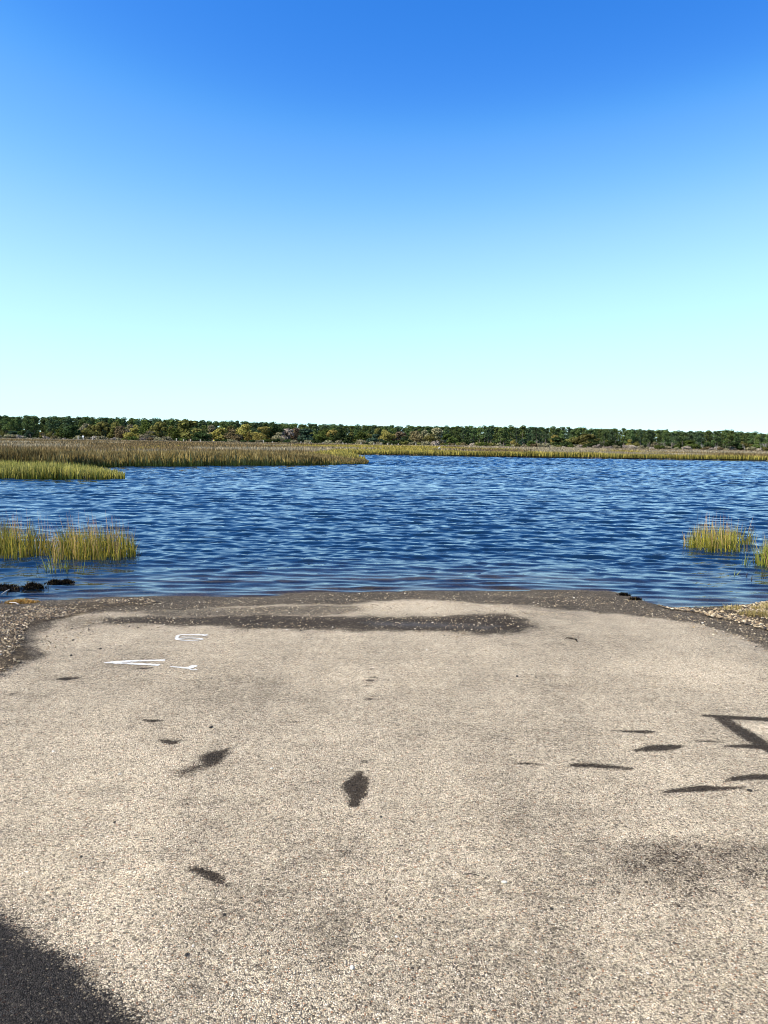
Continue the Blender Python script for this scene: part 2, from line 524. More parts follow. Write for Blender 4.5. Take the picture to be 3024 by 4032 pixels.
# -- wet margin by the water and the wet hollow
region([(-900, 2300), (300, 2300), (3024, 2290), (3900, 2290), (3900, 2800), (3024, 2560), (2930, 2520), (2830, 2480), (2680, 2447), (2480, 2425), (2300, 2408), (2150, 2396), (2080, 2385), (1900, 2378), (1800, 2366), (1620, 2362), (1480, 2368), (1400, 2378), (1250, 2382), (1100, 2381), (900, 2392), (760, 2404), (600, 2406), (430, 2412), (300, 2423), (230, 2460), (140, 2505), (170, 2550), (190, 2580), (110, 2625), (0, 2660), (-400, 2740), (-900, 2800)], .72, .14, .20, damp)
region([(380, 2432), (700, 2426), (1000, 2420), (1300, 2424), (1600, 2430), (1750, 2426), (1900, 2414), (2010, 2418), (2080, 2438), (2112, 2462), (2080, 2484), (2000, 2498), (1900, 2498), (1750, 2490), (1600, 2485), (1400, 2486), (1200, 2480), (1000, 2474), (800, 2466), (600, 2460), (420, 2458)], .88, .17, .24, damp)
region([(900, 2438), (1200, 2436), (1500, 2440), (1760, 2438), (1900, 2424), (2000, 2428), (2070, 2452), (2050, 2474), (1960, 2486), (1800, 2480), (1500, 2472), (1200, 2466), (950, 2458)], 1.1, .15, .16, damp)
region([(300, 2440), (700, 2448), (720, 2462), (500, 2468), (330, 2462)], .35, .06, .06, damp)
region([(1390, 2448), (1500, 2442), (1660, 2446), (1850, 2452), (2000, 2462), (1950, 2480), (1700, 2474), (1450, 2470)], .62, .16, .12, wet)
region([(560, 2404), (900, 2392), (1250, 2384), (1420, 2384), (1450, 2405), (1300, 2424), (900, 2428), (600, 2432)], .60, .12, .20, damp)
region([(230, 2440), (330, 2425), (420, 2436), (380, 2470), (240, 2490)], .45, .08, .10, damp)
region([(-900, 2290), (3900, 2290), (3900, 2420), (2600, 2400), (2300, 2360), (1500, 2345), (1100, 2360), (600, 2372), (-900, 2600)], .22, .10, .05, wet)
# -- soft-edged blue-black area, lower left
region([(-700, 3300), (-60, 3560), (60, 3625), (180, 3700), (300, 3790), (420, 3900), (560, 4010), (700, 4120), (900, 4300), (-900, 5200)], 1.0, .10, .05, dark_corner)
region([(-700, 3150), (0, 3480), (160, 3560), (330, 3700), (500, 3880), (760, 4110), (-900, 5200)], .30, .12, .12, dark_corner)
# -- tar and damp marks
streak([(222, 2674), (260, 2673), (315, 2669)], [2, 6, 3])
streak([(515, 2634), (560, 2633), (602, 2629)], [1, 3.5, 2], .8)
streak([(41, 2734), (70, 2731)], [3, 4], .7)
streak([(560, 2834), (600, 2838), (652, 2837)], [3, 6, 2])
streak([(622, 2912), (650, 2920), (690, 2922), (712, 2917)], [4, 12, 8, 2], .9)
region([(775, 2985), (830, 2958), (912, 2945), (885, 2978), (840, 3014), (800, 3030)], 1.1, .045, .05, damp)
region([(690, 3035), (780, 3000), (800, 3020), (770, 3060), (700, 3055)], .74, .05, .08, damp)
region([(690, 3170), (750, 3130), (780, 3140), (740, 3180)], .58, .05, .08, damp)
region([(1345, 3090), (1365, 3072), (1395, 3055), (1400, 3036), (1432, 3036), (1435, 3055), (1462, 3070), (1452, 3100), (1436, 3138), (1416, 3153), (1420, 3170), (1400, 3182), (1375, 3172), (1368, 3140), (1350, 3110)], 1.0, .018, .025, damp)
region([(1418, 2992), (1450, 2990), (1450, 3004), (1420, 3006)], .6, .015, .02, damp)
region([(1350, 3345), (1392, 3345), (1395, 3375), (1352, 3378)], .55, .03, .04, damp)
streak([(747, 3422), (800, 3436), (860, 3460), (898, 3484)], [6, 15, 17, 8], 1.25, .025, .03)
for a, b, w, t, v in ((1464, 2635, 16, 2.5, .8), (1467, 2668, 20, 4, .9), (1457, 2681, 20, 5, .9), (1451, 2701, 22, 2.5, .8), (1457, 2754, 22, 4.5, .9), (1142, 2842, 26, 4, .7), (350, 2562, 40, 2, .5), (1700, 2690, 30, 3, .35)):
    streak([(a - w, b), (a, b - 1), (a + w, b + 1)], [1, t, 1.5], v)
streak([(2400, 2875), (2480, 2880), (2550, 2884), (2590, 2883)], [1.5, 4, 7, 2])
streak([(2495, 2954), (2560, 2945), (2620, 2946), (2700, 2940)], [3, 11, 12, 4])
streak([(2020, 3004), (2080, 3008), (2138, 3012)], [2, 4, 2])
streak([(2238, 3012), (2300, 3014), (2400, 3020), (2495, 3028)], [6, 8, 8, 4])
streak([(2740, 2918), (2790, 2919), (2838, 2922)], [2, 4, 2])
streak([(2850, 2938), (2920, 2938), (3024, 2944), (3200, 2950)], [3, 7, 10, 10])
streak([(2768, 2818), (2830, 2823), (2920, 2828), (3024, 2832), (3250, 2842)], [3, 6, 7, 8, 8])
streak([(2815, 2825), (2870, 2850), (2930, 2890), (2985, 2920), (3030, 2950), (3120, 3010)], [6, 22, 26, 24, 22, 22], .95, .03, .03)
streak([(2845, 3078), (2880, 3066), (2950, 3060), (3024, 3060), (3200, 3058)], [3, 10, 12, 11, 11])
streak([(2615, 3118), (2680, 3110), (2760, 3106), (2840, 3104), (2936, 3100)], [4, 9, 12, 8, 3])
streak([(2642, 3568), (2706, 3570)], [5, 6], .75)
streak([(2834, 3546), (2920, 3550)], [4, 6], .75)
streak([(2300, 3480), (2420, 3482)], [4, 4], .6)
streak([(2420, 3330), (2700, 3333), (2820, 3345), (3024, 3352), (3200, 3360)], [6, 12, 8, 14, 14], .62, .05, .08)
region([(2420, 3320), (3100, 3330), (3200, 3520), (2950, 3520), (2760, 3620), (2560, 3500), (2450, 3400)], .50, .16, .26, damp)
region([(1240, 3640), (1340, 3600), (1360, 3680), (1300, 3800), (1180, 3790)], .44, .08, .14, damp)
region([(620, 3230), (900, 3140), (1060, 3180), (800, 3330), (420, 3300)], .16, .15, .2, damp)
region([(0, 3200), (420, 3230), (430, 3330), (0, 3420)], .22, .15, .2, damp)
damp *= 1.0
# -- cleaner, paler wear
region([(500, 3400), (640, 3405), (630, 3445), (520, 3440)], .9, .05, .06, worn, 'add')
region([(360, 3480), (560, 3480), (600, 3700), (640, 3860), (480, 3820), (380, 3640)], .55, .10, .12, worn, 'add')
region([(2000, 2630), (2900, 2600), (3024, 2660), (3024, 2700), (2500, 2660)], .45, .25, .2, worn, 'add')
region([(1450, 2700), (1470, 2715), (1440, 2735)], .9, .05, .03, worn, 'add')
region([(2900, 2850), (3100, 2850), (3100, 2910), (2960, 2880)], 1.0, .03, .02, worn, 'add')
region([(2420, 3270), (2640, 3270), (2600, 3300), (2420, 3305)], .6, .06, .05, worn, 'add')
region([(1400, 2380), (1600, 2368), (1800, 2370), (2000, 2386), (2150, 2410), (1900, 2408), (1600, 2416), (1300, 2414)], .5, .1, .08, worn, 'add')
# -- gravel shoulders
region([(-900, 2380), (0, 2400), (250, 2385), (560, 2362), (640, 2375), (420, 2395), (330, 2420), (230, 2440), (110, 2470), (75, 2520), (110, 2590), (40, 2640), (-100, 2680), (-900, 2800)], 1.0, .12, .15, gravel)
region([(2560, 2378), (2640, 2395), (3024, 2375), (3900, 2350), (3900, 2700), (3024, 2490), (2900, 2440), (2720, 2415)], 1.0, .12, .12, gravel)
zadd = .02 * gravel
me = mesh_np('boat_ramp', np.stack([X, Y, RZ.ravel() + zadd], -1), [grid_faces(*shp)], attrs={'damp': damp, 'wet': wet, 'worn': worn, 'dark_corner': dark_corner, 'gravel': gravel}, smooth=True)
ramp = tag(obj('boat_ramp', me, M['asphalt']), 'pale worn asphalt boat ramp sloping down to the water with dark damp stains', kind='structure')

# ------------------------------------------------------------------ water
wy = spaced([(7.5, 9.0, .06), (9.0, 14, .035)])
rest = [14.0]
while rest[-1] < 62: rest.append(rest[-1] + .0026 * rest[-1] + .002)
while rest[-1] < 104: rest.append(rest[-1] + .13)
while rest[-1] < 420: rest.append(rest[-1] * 1.012)
wy = np.concatenate([wy, rest])
ncol = 430
u = np.linspace(-1, 1, ncol)
u = np.sign(u) * np.abs(u)
WY = np.repeat(wy[:, None], ncol, 1)
half = 3.2 + .60 * wy
WX = u[None, :] * half[:, None]
dyl = np.gradient(wy)[:, None] + 0 * WX
dxl = (2 * half / (ncol - 1))[:, None] + 0 * WX
dep = np.maximum(0, -zg(WX, WY))
SHW = shore(WX)
fade = (.08 + .30 * sm(.0, .06, dep) + .62 * sm(.03, .30, dep)) * (.62 + .38 * sm(0, 5, WY - SHW))
WZ = np.zeros_like(WX); lost = np.zeros_like(WX); tot_s = 0; SX = np.zeros_like(WX)
wr = np.random.default_rng(21)
warps = []
gust = .55 + .95 * fbm(WX * .045, WY * .12, 31)
for i in range(64):
    lam = .15 * (1.3 / .15) ** ((i + .5) / 64) * wr.uniform(.92, 1.08)
    th = wr.normal(0, .50 if lam < .45 else .30)
    kx, ky = math.sin(th) * 2 * math.pi / lam, math.cos(th) * 2 * math.pi / lam
    slope = .038 * (1.0 if lam < .8 else .8 / lam)
    A = slope * lam / (2 * math.pi)
    ph = wr.uniform(0, 6.28)
    need = np.maximum(dyl * abs(math.cos(th)), dxl * abs(math.sin(th))) * 2.5 / lam
    keep = 1 - sm(.7, 1.1, need)
    if i < 7: warps.append(.9 * fbm(WX * .35, WY * .35, 40 + i, 3))
    ph2 = kx * WX + ky * WY + ph + warps[i % 7]
    s_ = np.sin(ph2)
    WZ += A * keep * (s_ + .26 * np.cos(2 * ph2)) * (1 if lam < .5 else sm(.0, 5.0, WY - SHW))
    lost += slope ** 2 * (1 - keep) ; tot_s += slope ** 2
lost = np.sqrt(lost / tot_s)
WZ *= fade * gust * (1 + .75 * sm(14, 70, WY))          # sheltered by the bank, rougher in the open
# fine long-crested ripples running in over the shallows
nearw = np.exp(-np.maximum(WY - SHW, 0) / 4.5)
for i in range(14):
    lam = wr.uniform(.16, .5); th = wr.normal(0, .16); ph = wr.uniform(0, 6.28); A = .045 * lam / 6.283
    WZ += A * nearw * np.sin(2 * math.pi / lam * (math.sin(th) * WX + math.cos(th) * WY) + ph + 2.2 * fbm(WX * .3, WY * .3, 45 + i)) * (1 - sm(.7, 1.1, dyl * 2.5 / lam))
# little swell turning over at the edge
sd = WY - SHW
for off, amp, wid, sd_ in ((.42, .030, .07, 3), (1.0, .022, .12, 5), (1.9, .018, .2, 9)):
    oo = off + .5 * (fbm(WX * .5, WX * 0 + sd_, 50 + sd_) - .5)
    aa = amp * sm(.42, .68, fbm(WX * .55 + sd_ * 7, WX * 0 + 2, 60 + sd_))
    WZ += aa * np.exp(-((sd - oo) / wid) ** 2)
me = mesh_np('water', np.stack([WX, WY, WZ], -1).reshape(-1, 3), [grid_faces(len(wy), ncol)], attrs={'depth': dep.ravel(), 'lost': lost.ravel()}, smooth=True)
tag(obj('water', me, M['water']), kind='structure')

# ------------------------------------------------------------------ grass
def blades(base, h, w, lean, yaw, c0, c1, mid=.5):
    n = len(base)
    wv = np.stack([np.cos(yaw), np.sin(yaw), 0 * yaw], 1)
    def lev(t):
        p = base.copy()
        p[:, :2] += lean * (h * t ** 1.8)[:, None]
        p[:, 2] += h * t * (1 - .25 * t * np.hypot(lean[:, 0], lean[:, 1]))
        return p
    one = np.ones(n)
    a, b, c = lev(0 * one), lev(mid * one), lev(one)
    V = np.stack([a - wv * w[:, None] / 2, a + wv * w[:, None] / 2, b - wv * (w * .4)[:, None], b + wv * (w * .4)[:, None], c], 1)
    C = np.stack([c0, c0, c0 * (1 - mid) + c1 * mid, c0 * (1 - mid) + c1 * mid, c1], 1)
    o = (np.arange(n) * 5)[:, None]
    F = np.concatenate([o + np.array([[0, 1, 3]]), o + np.array([[0, 3, 2]]), o + np.array([[2, 3, 4]])])
    return V.reshape(-1, 3), F, C.reshape(-1, 3)

def grass_mesh(name, x, y, z, h, w, leanm, c0, c1, lean_bias=(0, 0), jit=.3, clumpf=1.3):
    n = len(x)
    base = np.stack([x, y, z], 1)
    la = rng.uniform(0, 6.283, n); lm = np.abs(rng.normal(0, leanm, n))
    lean_bias = np.atleast_2d(np.array(lean_bias, float))
    lean = np.stack([np.cos(la) * lm, np.sin(la) * lm], 1) + lean_bias
    yaw = rng.uniform(-.9, .9, n)
    br = rng.uniform(1 - jit, 1 + jit, n)[:, None] * (.45 + 1.1 * fbm(x * clumpf, y * clumpf, 88, 3))[:, None]
    V, F, C = blades(base, h, w, lean, yaw, c0 * br, c1 * br)
    return mesh_np(name, V, [F], colors=np.clip(C, 0, 1))

def cvec(a, n): return np.repeat(np.array([a], float), n, 0)
def cmix(a, b, t): return np.array(a)[None] * (1 - t[:, None]) + np.array(b)[None] * t[:, None]

# near green strip of cordgrass, left
bx0, bx1 = min(p[0] for p in STRIP), max(p[0] for p in STRIP)
by0, by1 = min(p[1] for p in STRIP), max(p[1] for p in STRIP)
x = rng.uniform(-26, bx1 + .5, 60000); y = rng.uniform(by0 - .2, by1, 60000)
k_ = in_poly(x, y, STRIP) & (rng.random(60000) < .25 + .75 * np.exp(-(y - by0) / 3))
x, y = x[k_], y[k_]; n = len(x)
t = fbm(x * .4, y * .4, 4)
h = rng.uniform(.42, .75, n) * (.75 + .5 * t) * np.clip(.55 + (bx1 - x) * .16, .5, 1.0)
gr = tag(obj('cordgrass_strip', grass_mesh('cordgrass_strip', x, y, np.full(n, -.03), h, rng.uniform(.025, .06, n), .22, cmix((.10, .108, .014), (.16, .150, .018), t), cmix((.28, .27, .05), (.46, .39, .13), rng.random(n)))), 'low bright green cordgrass strip along the water at left, before the brown rushes', 'grass', kind='stuff')
gr.data.materials.append(M['grass'])

# brown rush marsh on the left spit
def rushes(nm, x, y, hs, ws, dens_label, cfun, lean=.12):
    n = len(x)
    c0, c1 = cfun(x, y, n)
    return obj(nm, grass_mesh(nm, x, y, np.full(n, .0), hs, ws, lean, c0, c1, (-.03, 0)), M['grass'])

def patch_colors(x, y, n):
    """marsh mosaic: rush brown, dead lilac grey, yellow-green cordgrass"""
    a = fbm(x * .018 + 3, y * .010, 70, 3) + .10 * (fbm(x * .15, y * .1, 71) - .5)
    b = fbm(x * .022 - 9, y * .014, 75, 3)
    for (qx, qy, rx_, ry_) in ((555, 1757, 150, 3.5), (690, 1751, 50, 5), (1620, 1768, 180, 4)):
        c_ = on_plane(qx, qy, .7); e_ = on_plane(qx + rx_, qy, .7); f_ = on_plane(qx, qy + ry_, .7)
        a = a + .3 * np.exp(-(((x - c_[0]) / (e_[0] - c_[0])) ** 2 + ((y - c_[1]) / (f_[1] - c_[1])) ** 2) ** 2)
    for (qx, qy, rx_, ry_) in ((190, 1747, 250, 6), (1000, 1763, 330, 6), (1790, 1778, 190, 4), (2400, 1790, 260, 6)):
        c_ = on_plane(qx, qy, .7); e_ = on_plane(qx + rx_, qy, .7); f_ = on_plane(qx, qy + ry_, .7)
        b = b + .3 * np.exp(-(((x - c_[0]) / (e_[0] - c_[0])) ** 2 + ((y - c_[1]) / (f_[1] - c_[1])) ** 2) ** 2)
    a = a - .12 * sm(18, 26, x)
    yel = sm(.56, .60, a); lil = sm(.47, .53, b) * (1 - yel)
    base0 = cmix((.13, .092, .034), (.22, .17, .085), lil); base0 = base0 * (1 - yel[:, None]) + np.array([[.24, .19, .02]]) * yel[:, None]
    top0 = cmix((.22, .155, .075), (.38, .31, .20), lil); top0 = top0 * (1 - yel[:, None]) + np.array([[.37, .29, .07]]) * yel[:, None]
    return base0, top0, yel, lil

# front belt of the spit: dense, tall
fx = np.array([p[0] for p in tip_front]); fy = np.array([p[1] for p in tip_front])
def front_y(x): return np.interp(x, fx, fy)
NB = 90000
x = rng.uniform(-46, fx[-1] + .3, NB); dy_ = rng.exponential(4.5, NB); y = front_y(x) + dy_ - .15 + .9 * (fbm(x * .6, x * 0, 8) - .5)
k_ = is_land(x, np.maximum(y, front_y(x) + .05)) & (y < 84)
x, y, dy_ = x[k_], y[k_], dy_[k_]; n = len(x)
t = fbm(x * .35, y * .3, 14); tt = fbm(x * .12, y * .2, 15)
tipf = np.clip(.30 + (fx[-1] - x) * .10, .3, 1)
h = (rng.uniform(.62, 1.12, n) * (.75 + .5 * t)) * tipf * np.where(dy_ < .6, rng.uniform(.45, 1, n), 1)
green = sm(.9, .1, dy_ * .4 + .5 * tt)
c0 = cmix((.105, .084, .022), (.18, .160, .024), green); c1 = cmix((.20, .140, .052), (.40, .30, .13), rng.random(n) ** 1.8)
dk = sm(.46, .60, tt)[:, None]
c0 *= (1 - .45 * dk); c1 *= (1 - .40 * dk)
o = obj('rush_spit', grass_mesh('rush_spit', x, y, np.full(n, .02), h, rng.uniform(.05, .12, n), .16, c0, c1, (-.06, 0), .55, 1.0), M['grass'])
tag(o, 'tall brown marsh rushes on the spit reaching into the water from the left', 'grass', kind='stuff')

# the rest of the marsh out to the trees
xs, ys, hs, wsx = [], [], [], []
edge_x = np.array([p[0] for p in far_front]); edge_y = np.array([p[1] for p in far_front])
Yd = 70.0
while Yd < 345:
    step = .9 + (Yd - 70) * .012
    m_ = int((1.16 * Yd + 30) / (.055 + .0011 * Yd))
    x = rng.uniform(-.58 * Yd - 15, .58 * Yd + 15, m_)
    y = Yd + rng.uniform(0, step, m_)
    xs.append(x); ys.append(y); wsx.append(np.full(m_, .0009 * Yd))
    Yd += step
x = np.concatenate(xs); y = np.concatenate(ys); w = np.concatenate(wsx)
# extra dense rows at the far waterline
xe = rng.uniform(edge_x[0] - 2, 75, 26000); ye = np.interp(xe, edge_x, edge_y) + rng.exponential(1.6, 26000)
x = np.concatenate([x, xe]); y = np.concatenate([y, ye]); w = np.concatenate([w, np.full(26000, .085)])
k_ = is_land(x, y) & ~in_poly(x, y, STRIP)
x, y, w = x[k_], y[k_], w[k_]; n = len(x)
b0, b1, yel, lil = patch_colors(x, y, n)
# margins: yellow-green cordgrass along the far bank
ed = np.where(x > edge_x[0] - 4, y - np.interp(x, edge_x, edge_y), 99)
lim = np.interp(x, [-8, 14, 21, 24, 40, 60], [22, 15, 6, .5, .9, .4]) * (.5 + fbm(x * .12, y * 0, 90))
mg = sm(1.25, .8, ed / lim)[:, None]
gfoot = (sm(6, 1, ed) * (mg[:, 0] < .5))[:, None]
b0 = b0 * (1 - gfoot) + np.array([[.17, .135, .04]]) * gfoot
b0 = b0 * (1 - mg) + np.array([[.22, .18, .035]]) * mg; b1 = b1 * (1 - mg) + np.array([[.37, .30, .075]]) * mg
h = rng.uniform(.5, .85, n) * (1 - .25 * yel) * (.7 + .6 * fbm(x * .08, y * .08, 93)) * np.where((x > 22) & (ed < 10), 1.25, 1) * np.where(mg[:, 0] > .5, .8, 1)
farf = sm(230, 330, y)[:, None]
b1 = b1 * (1 - farf) + np.array([[.36, .29, .20]]) * farf * .9 + b1 * farf * .1
o = obj('marsh_grass', grass_mesh('marsh_grass', x, y, np.full(n, .12), h, w * rng.uniform(.7, 1.6, n), .18, b0, b1, (-.04, 0), .5, .5), M['grass'])
tag(o, 'wide brown and yellow-green salt marsh grass reaching back to the far trees', 'grass', kind='stuff')

# clumps standing in the shallows
def clump(label, poly_px, nleaf, nstalk, hmean, group='cordgrass clumps in the shallows', lean_bias=(-.06, 0), pts=None, zbase=None, wl=.011, c0=(.085, .080, .012), c1=(.34, .245, .045), cst=(.48, .24, .09)):
    poly = P2(poly_px)
    cx = sum(p[0] for p in poly) / len(poly); cy = sum(p[1] for p in poly) / len(poly)
    e = tag(empty('cordgrass_clump', (cx, cy, 0)), label, 'grass', group)
    def scatter(n):
        xs_ = [p[0] for p in poly]; ys_ = [p[1] for p in poly]
        ox, oy = [], []
        while len(ox) < n:
            a = rng.uniform(min(xs_), max(xs_), n); b = rng.uniform(min(ys_), max(ys_), n)
            sdp = poly_sdf(a, b, poly)
            q = (sdp < 0) & (fbm(a * 2.6, b * 2.6, 33) > .40) & (rng.random(n) < .35 + .65 * sm(0, .16, -sdp))
            ox += list(a[q]); oy += list(b[q])
        return np.array(ox[:n]), np.array(oy[:n])
    a, b = scatter(nleaf)
    edge = lambda a, b: .62 + .38 * sm(0, .22, -poly_sdf(a, b, poly))
    wid = max(p[0] for p in poly) - min(p[0] for p in poly)
    out = lambda a: np.stack([.45 * ((a - cx) / wid) ** 3 * 4 * min(1, .8 / wid + .2), 0 * a], 1)
    hh = rng.uniform(.4, 1.25, nleaf) * hmean * edge(a, b)
    lb = np.array([lean_bias]) + out(a)
    mm = grass_mesh('leaves', a - cx, b - cy, np.full(nleaf, -.12), hh + .12, rng.uniform(.7, 1.3, nleaf) * wl, .20, cvec(c0, nleaf), cmix(c1, (.30, .28, .05), rng.random(nleaf)), lb, .4, 4)
    tag(obj('leaves', mm, M['grass'], e), kind='stuff')
    if nstalk:
        a, b = scatter(nstalk)
        hh = rng.uniform(.9, 1.75, nstalk) * hmean * edge(a, b)
        lb = np.array([lean_bias]) * 1.3 + out(a)
        mm = grass_mesh('seed_stalks', a - cx, b - cy, np.full(nstalk, -.12), hh + .12, rng.uniform(.7, 1.2, nstalk) * wl * .9, .10, cvec((.16, .12, .03), nstalk), cmix(cst, (.46, .33, .20), rng.random(nstalk)), lb, .25)
        tag(obj('seed_stalks', mm, M['grass'], e), kind='stuff')
    return e
clump('olive cordgrass clump in the shallows cut off by the left picture edge', [(-420, 2200), (-100, 2212), (60, 2208), (160, 2200), (225, 2188), (215, 2150), (60, 2138), (-420, 2140)], 1700, 170, .50)
clump('large olive cordgrass clump with orange seed stalks, standing right of the left-edge clump', [(196, 2206), (300, 2210), (400, 2212), (480, 2206), (545, 2196), (556, 2182), (500, 2165), (400, 2156), (280, 2156), (200, 2170)], 980, 130, .47)
clump('small sparse green sprouts in the water in front of the large left clump', [(150, 2250), (210, 2258), (330, 2254), (335, 2240), (220, 2232), (150, 2238)], 46, 3, .26, c1=(.20, .24, .05))
clump('thin scattered stems in the water between the two left clumps', [(195, 2225), (240, 2230), (245, 2200), (200, 2195)], 24, 8, .45)
clump('yellow-green cordgrass clump in the shallows at right', [(2690, 2162), (2745, 2170), (2800, 2176), (2880, 2180), (2950, 2175), (2985, 2162), (2965, 2143), (2850, 2136), (2750, 2138), (2690, 2150)], 760, 90, .45, lean_bias=(-.02, 0), c0=(.09, .10, .012), c1=(.40, .31, .06))
clump('green cordgrass clump cut off by the right picture edge', [(2955, 2222), (3010, 2234), (3100, 2236), (3220, 2226), (3200, 2200), (3060, 2190), (2995, 2200)], 480, 40, .50, lean_bias=(-.03, 0), c0=(.08, .11, .015), c1=(.30, .30, .06))
clump('small fan of pale green blades in the water left of the right-edge clump', [(2915, 2224), (2945, 2229), (2960, 2222), (2935, 2216)], 14, 0, .32, lean_bias=(0, 0), wl=.014, c0=(.10, .15, .05), c1=(.30, .34, .14))
clump('single bent green blade standing alone in the water near the right bank', [(2890, 2262), (2894, 2263), (2894, 2258), (2890, 2258)], 3, 0, .24, lean_bias=(-.05, 0), wl=.016, c0=(.14, .18, .06), c1=(.28, .30, .12))

# dry grass tuft on the right gravel bank
bank = [ground_pt(a, b)[:2] for a, b in [(2830, 2405), (2900, 2425), (2960, 2445), (3024, 2452), (3300, 2470), (3400, 2400), (3024, 2382), (2990, 2400), (2900, 2400)]]
xs_ = [p[0] for p in bank]; ys_ = [p[1] for p in bank]
a = rng.uniform(min(xs_), max(xs_), 9000); b = rng.uniform(min(ys_), max(ys_), 9000)
q = in_poly(a, b, bank) & (fbm(a * 4, b * 4, 55) > .42)
a, b = a[q], b[q]; n = len(a)
o = obj('dry_bank_grass', grass_mesh('dry_bank_grass', a, b, zg(a, b), rng.uniform(.03, .11, n), rng.uniform(.004, .009, n), .5, cvec((.12, .085, .03), n), cmix((.40, .29, .08), (.46, .38, .18), rng.random(n))), M['grass'])
tag(o, 'low dry golden grass on the pebbly bank at the right edge', 'grass', kind='stuff')
# scattered dry straw on the left bank
# ------------------------------------------------------------------ stones
OCT = np.array([[1, 0, 0], [-1, 0, 0], [0, 1, 0], [0, -1, 0], [0, 0, 1], [0, 0, -1]], float)
OF = np.array([[0, 2, 4], [2, 1, 4], [1, 3, 4], [3, 0, 4], [2, 0, 5], [1, 2, 5], [3, 1, 5], [0, 3, 5]])
def stones_mesh(name, x, y, z, r, colors, flat=.6, half=False):
    n = len(x)
    d = OCT[None] * rng.uniform(.65, 1.25, (n, 6, 1)) + rng.normal(0, .16, (n, 6, 3))
    d[:, :, 2] *= flat
    a = rng.uniform(0, 6.283, n); el = rng.uniform(.85, 1.2, n)
    px_ = d[:, :, 0] * el[:, None]; py_ = d[:, :, 1]
    V = np.stack([x[:, None] + r[:, None] * (px_ * np.cos(a)[:, None] - py_ * np.sin(a)[:, None]), y[:, None] + r[:, None] * (px_ * np.sin(a)[:, None] + py_ * np.cos(a)[:, None]), z[:, None] + r[:, None] * d[:, :, 2]], -1)
    f = OF[:4] if half else OF
    F = ((np.arange(n) * 6)[:, None, None] + f[None]).reshape(-1, 3)
    return mesh_np(name, V.reshape(-1, 3), [F], colors=np.repeat(colors, 6, 0))
PAL = np.array([[.44, .37, .26], [.52, .44, .31], [.34, .28, .19], [.22, .17, .11], [.11, .09, .07], [.60, .54, .42], [.74, .70, .60], [.28, .20, .12], [.05, .045, .04]])
def darkness_at(x, y):
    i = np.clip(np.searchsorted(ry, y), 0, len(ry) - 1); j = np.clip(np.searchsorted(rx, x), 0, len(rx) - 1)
    return np.maximum(damp, dark_corner).reshape(shp)[i, j]  # chips darken over damp marks and over the lower-left dark area
def palette(n, p): return PAL[rng.choice(len(PAL), n, p=np.array(p) / sum(p))] * rng.uniform(.7, 1.1, (n, 1)) * np.array([[.80, .72, .58]])

def bank_stones(name, polypx, n, rlo, rhi, p, label):
    poly = [tuple(ground_pt(*q)[:2]) for q in polypx]
    xs_ = [q[0] for q in poly]; ys_ = [q[1] for q in poly]
    a = rng.uniform(min(xs_), max(xs_), n * 3); b = rng.uniform(min(ys_), max(ys_), n * 3)
    wob = .18
    q = in_poly(a + wob * (fbm(a * 3, b * 3, 61) - .5) * 2, b + wob * (fbm(a * 3, b * 3, 63) - .5) * 2, poly) & (rng.random(n * 3) < .15 + .85 * sm(.35, .55, fbm(a * 2.5, b * 2.5, 66)))
    a, b = a[q][:n], b[q][:n]
    r = rng.uniform(0, 1, len(a)) ** 2.2 * (rhi - rlo) + rlo
    o = obj(name, stones_mesh(name, a, b, zg(a, b) + (.02 if name == 'gravel_bank' else .002) + r * .25, r, palette(len(a), p)), M['stones'])
    tag(o, label, 'gravel', kind='stuff')
bank_stones('gravel_bank', [(-500, 2420), (-200, 2410), (0, 2398), (150, 2392), (250, 2380), (400, 2366), (540, 2358), (620, 2372), (560, 2385), (480, 2392), (400, 2402), (340, 2425), (250, 2440), (130, 2450), (100, 2480), (80, 2530), (125, 2580), (60, 2620), (0, 2650), (-500, 2720)], 15000, .003, .016, [2, 1.5, 3, 4, 4, .8, .3, 3, 4], 'loose shell and pebble gravel along the left edge of the ramp')
bank_stones('gravel_bank', [(2590, 2388), (2700, 2400), (2850, 2396), (3024, 2376), (3400, 2360), (3500, 2560), (3024, 2500), (2960, 2462), (2860, 2440), (2700, 2412)], 9000, .004, .024, [3, 2.5, 3, 3, 3, 1.6, .8, 2, 2.5], 'pale pebbles heaped at the water edge on the right bank')
bank_stones('margin_pebbles', [(420, 2372), (900, 2362), (1200, 2345), (1500, 2333), (2300, 2333), (2480, 2360), (2640, 2410), (2900, 2440), (3024, 2500), (3100, 2600), (2900, 2530), (2600, 2440), (2200, 2410), (1950, 2520), (1500, 2500), (900, 2490), (420, 2480), (250, 2520), (200, 2600), (140, 2600), (180, 2480), (300, 2420)], 5200, .003, .0135, [3, 3, 3, 2, 2, 2.5, 1.6, 2, 2], 'small loose pebbles and shell bits strewn over the damp ramp end')
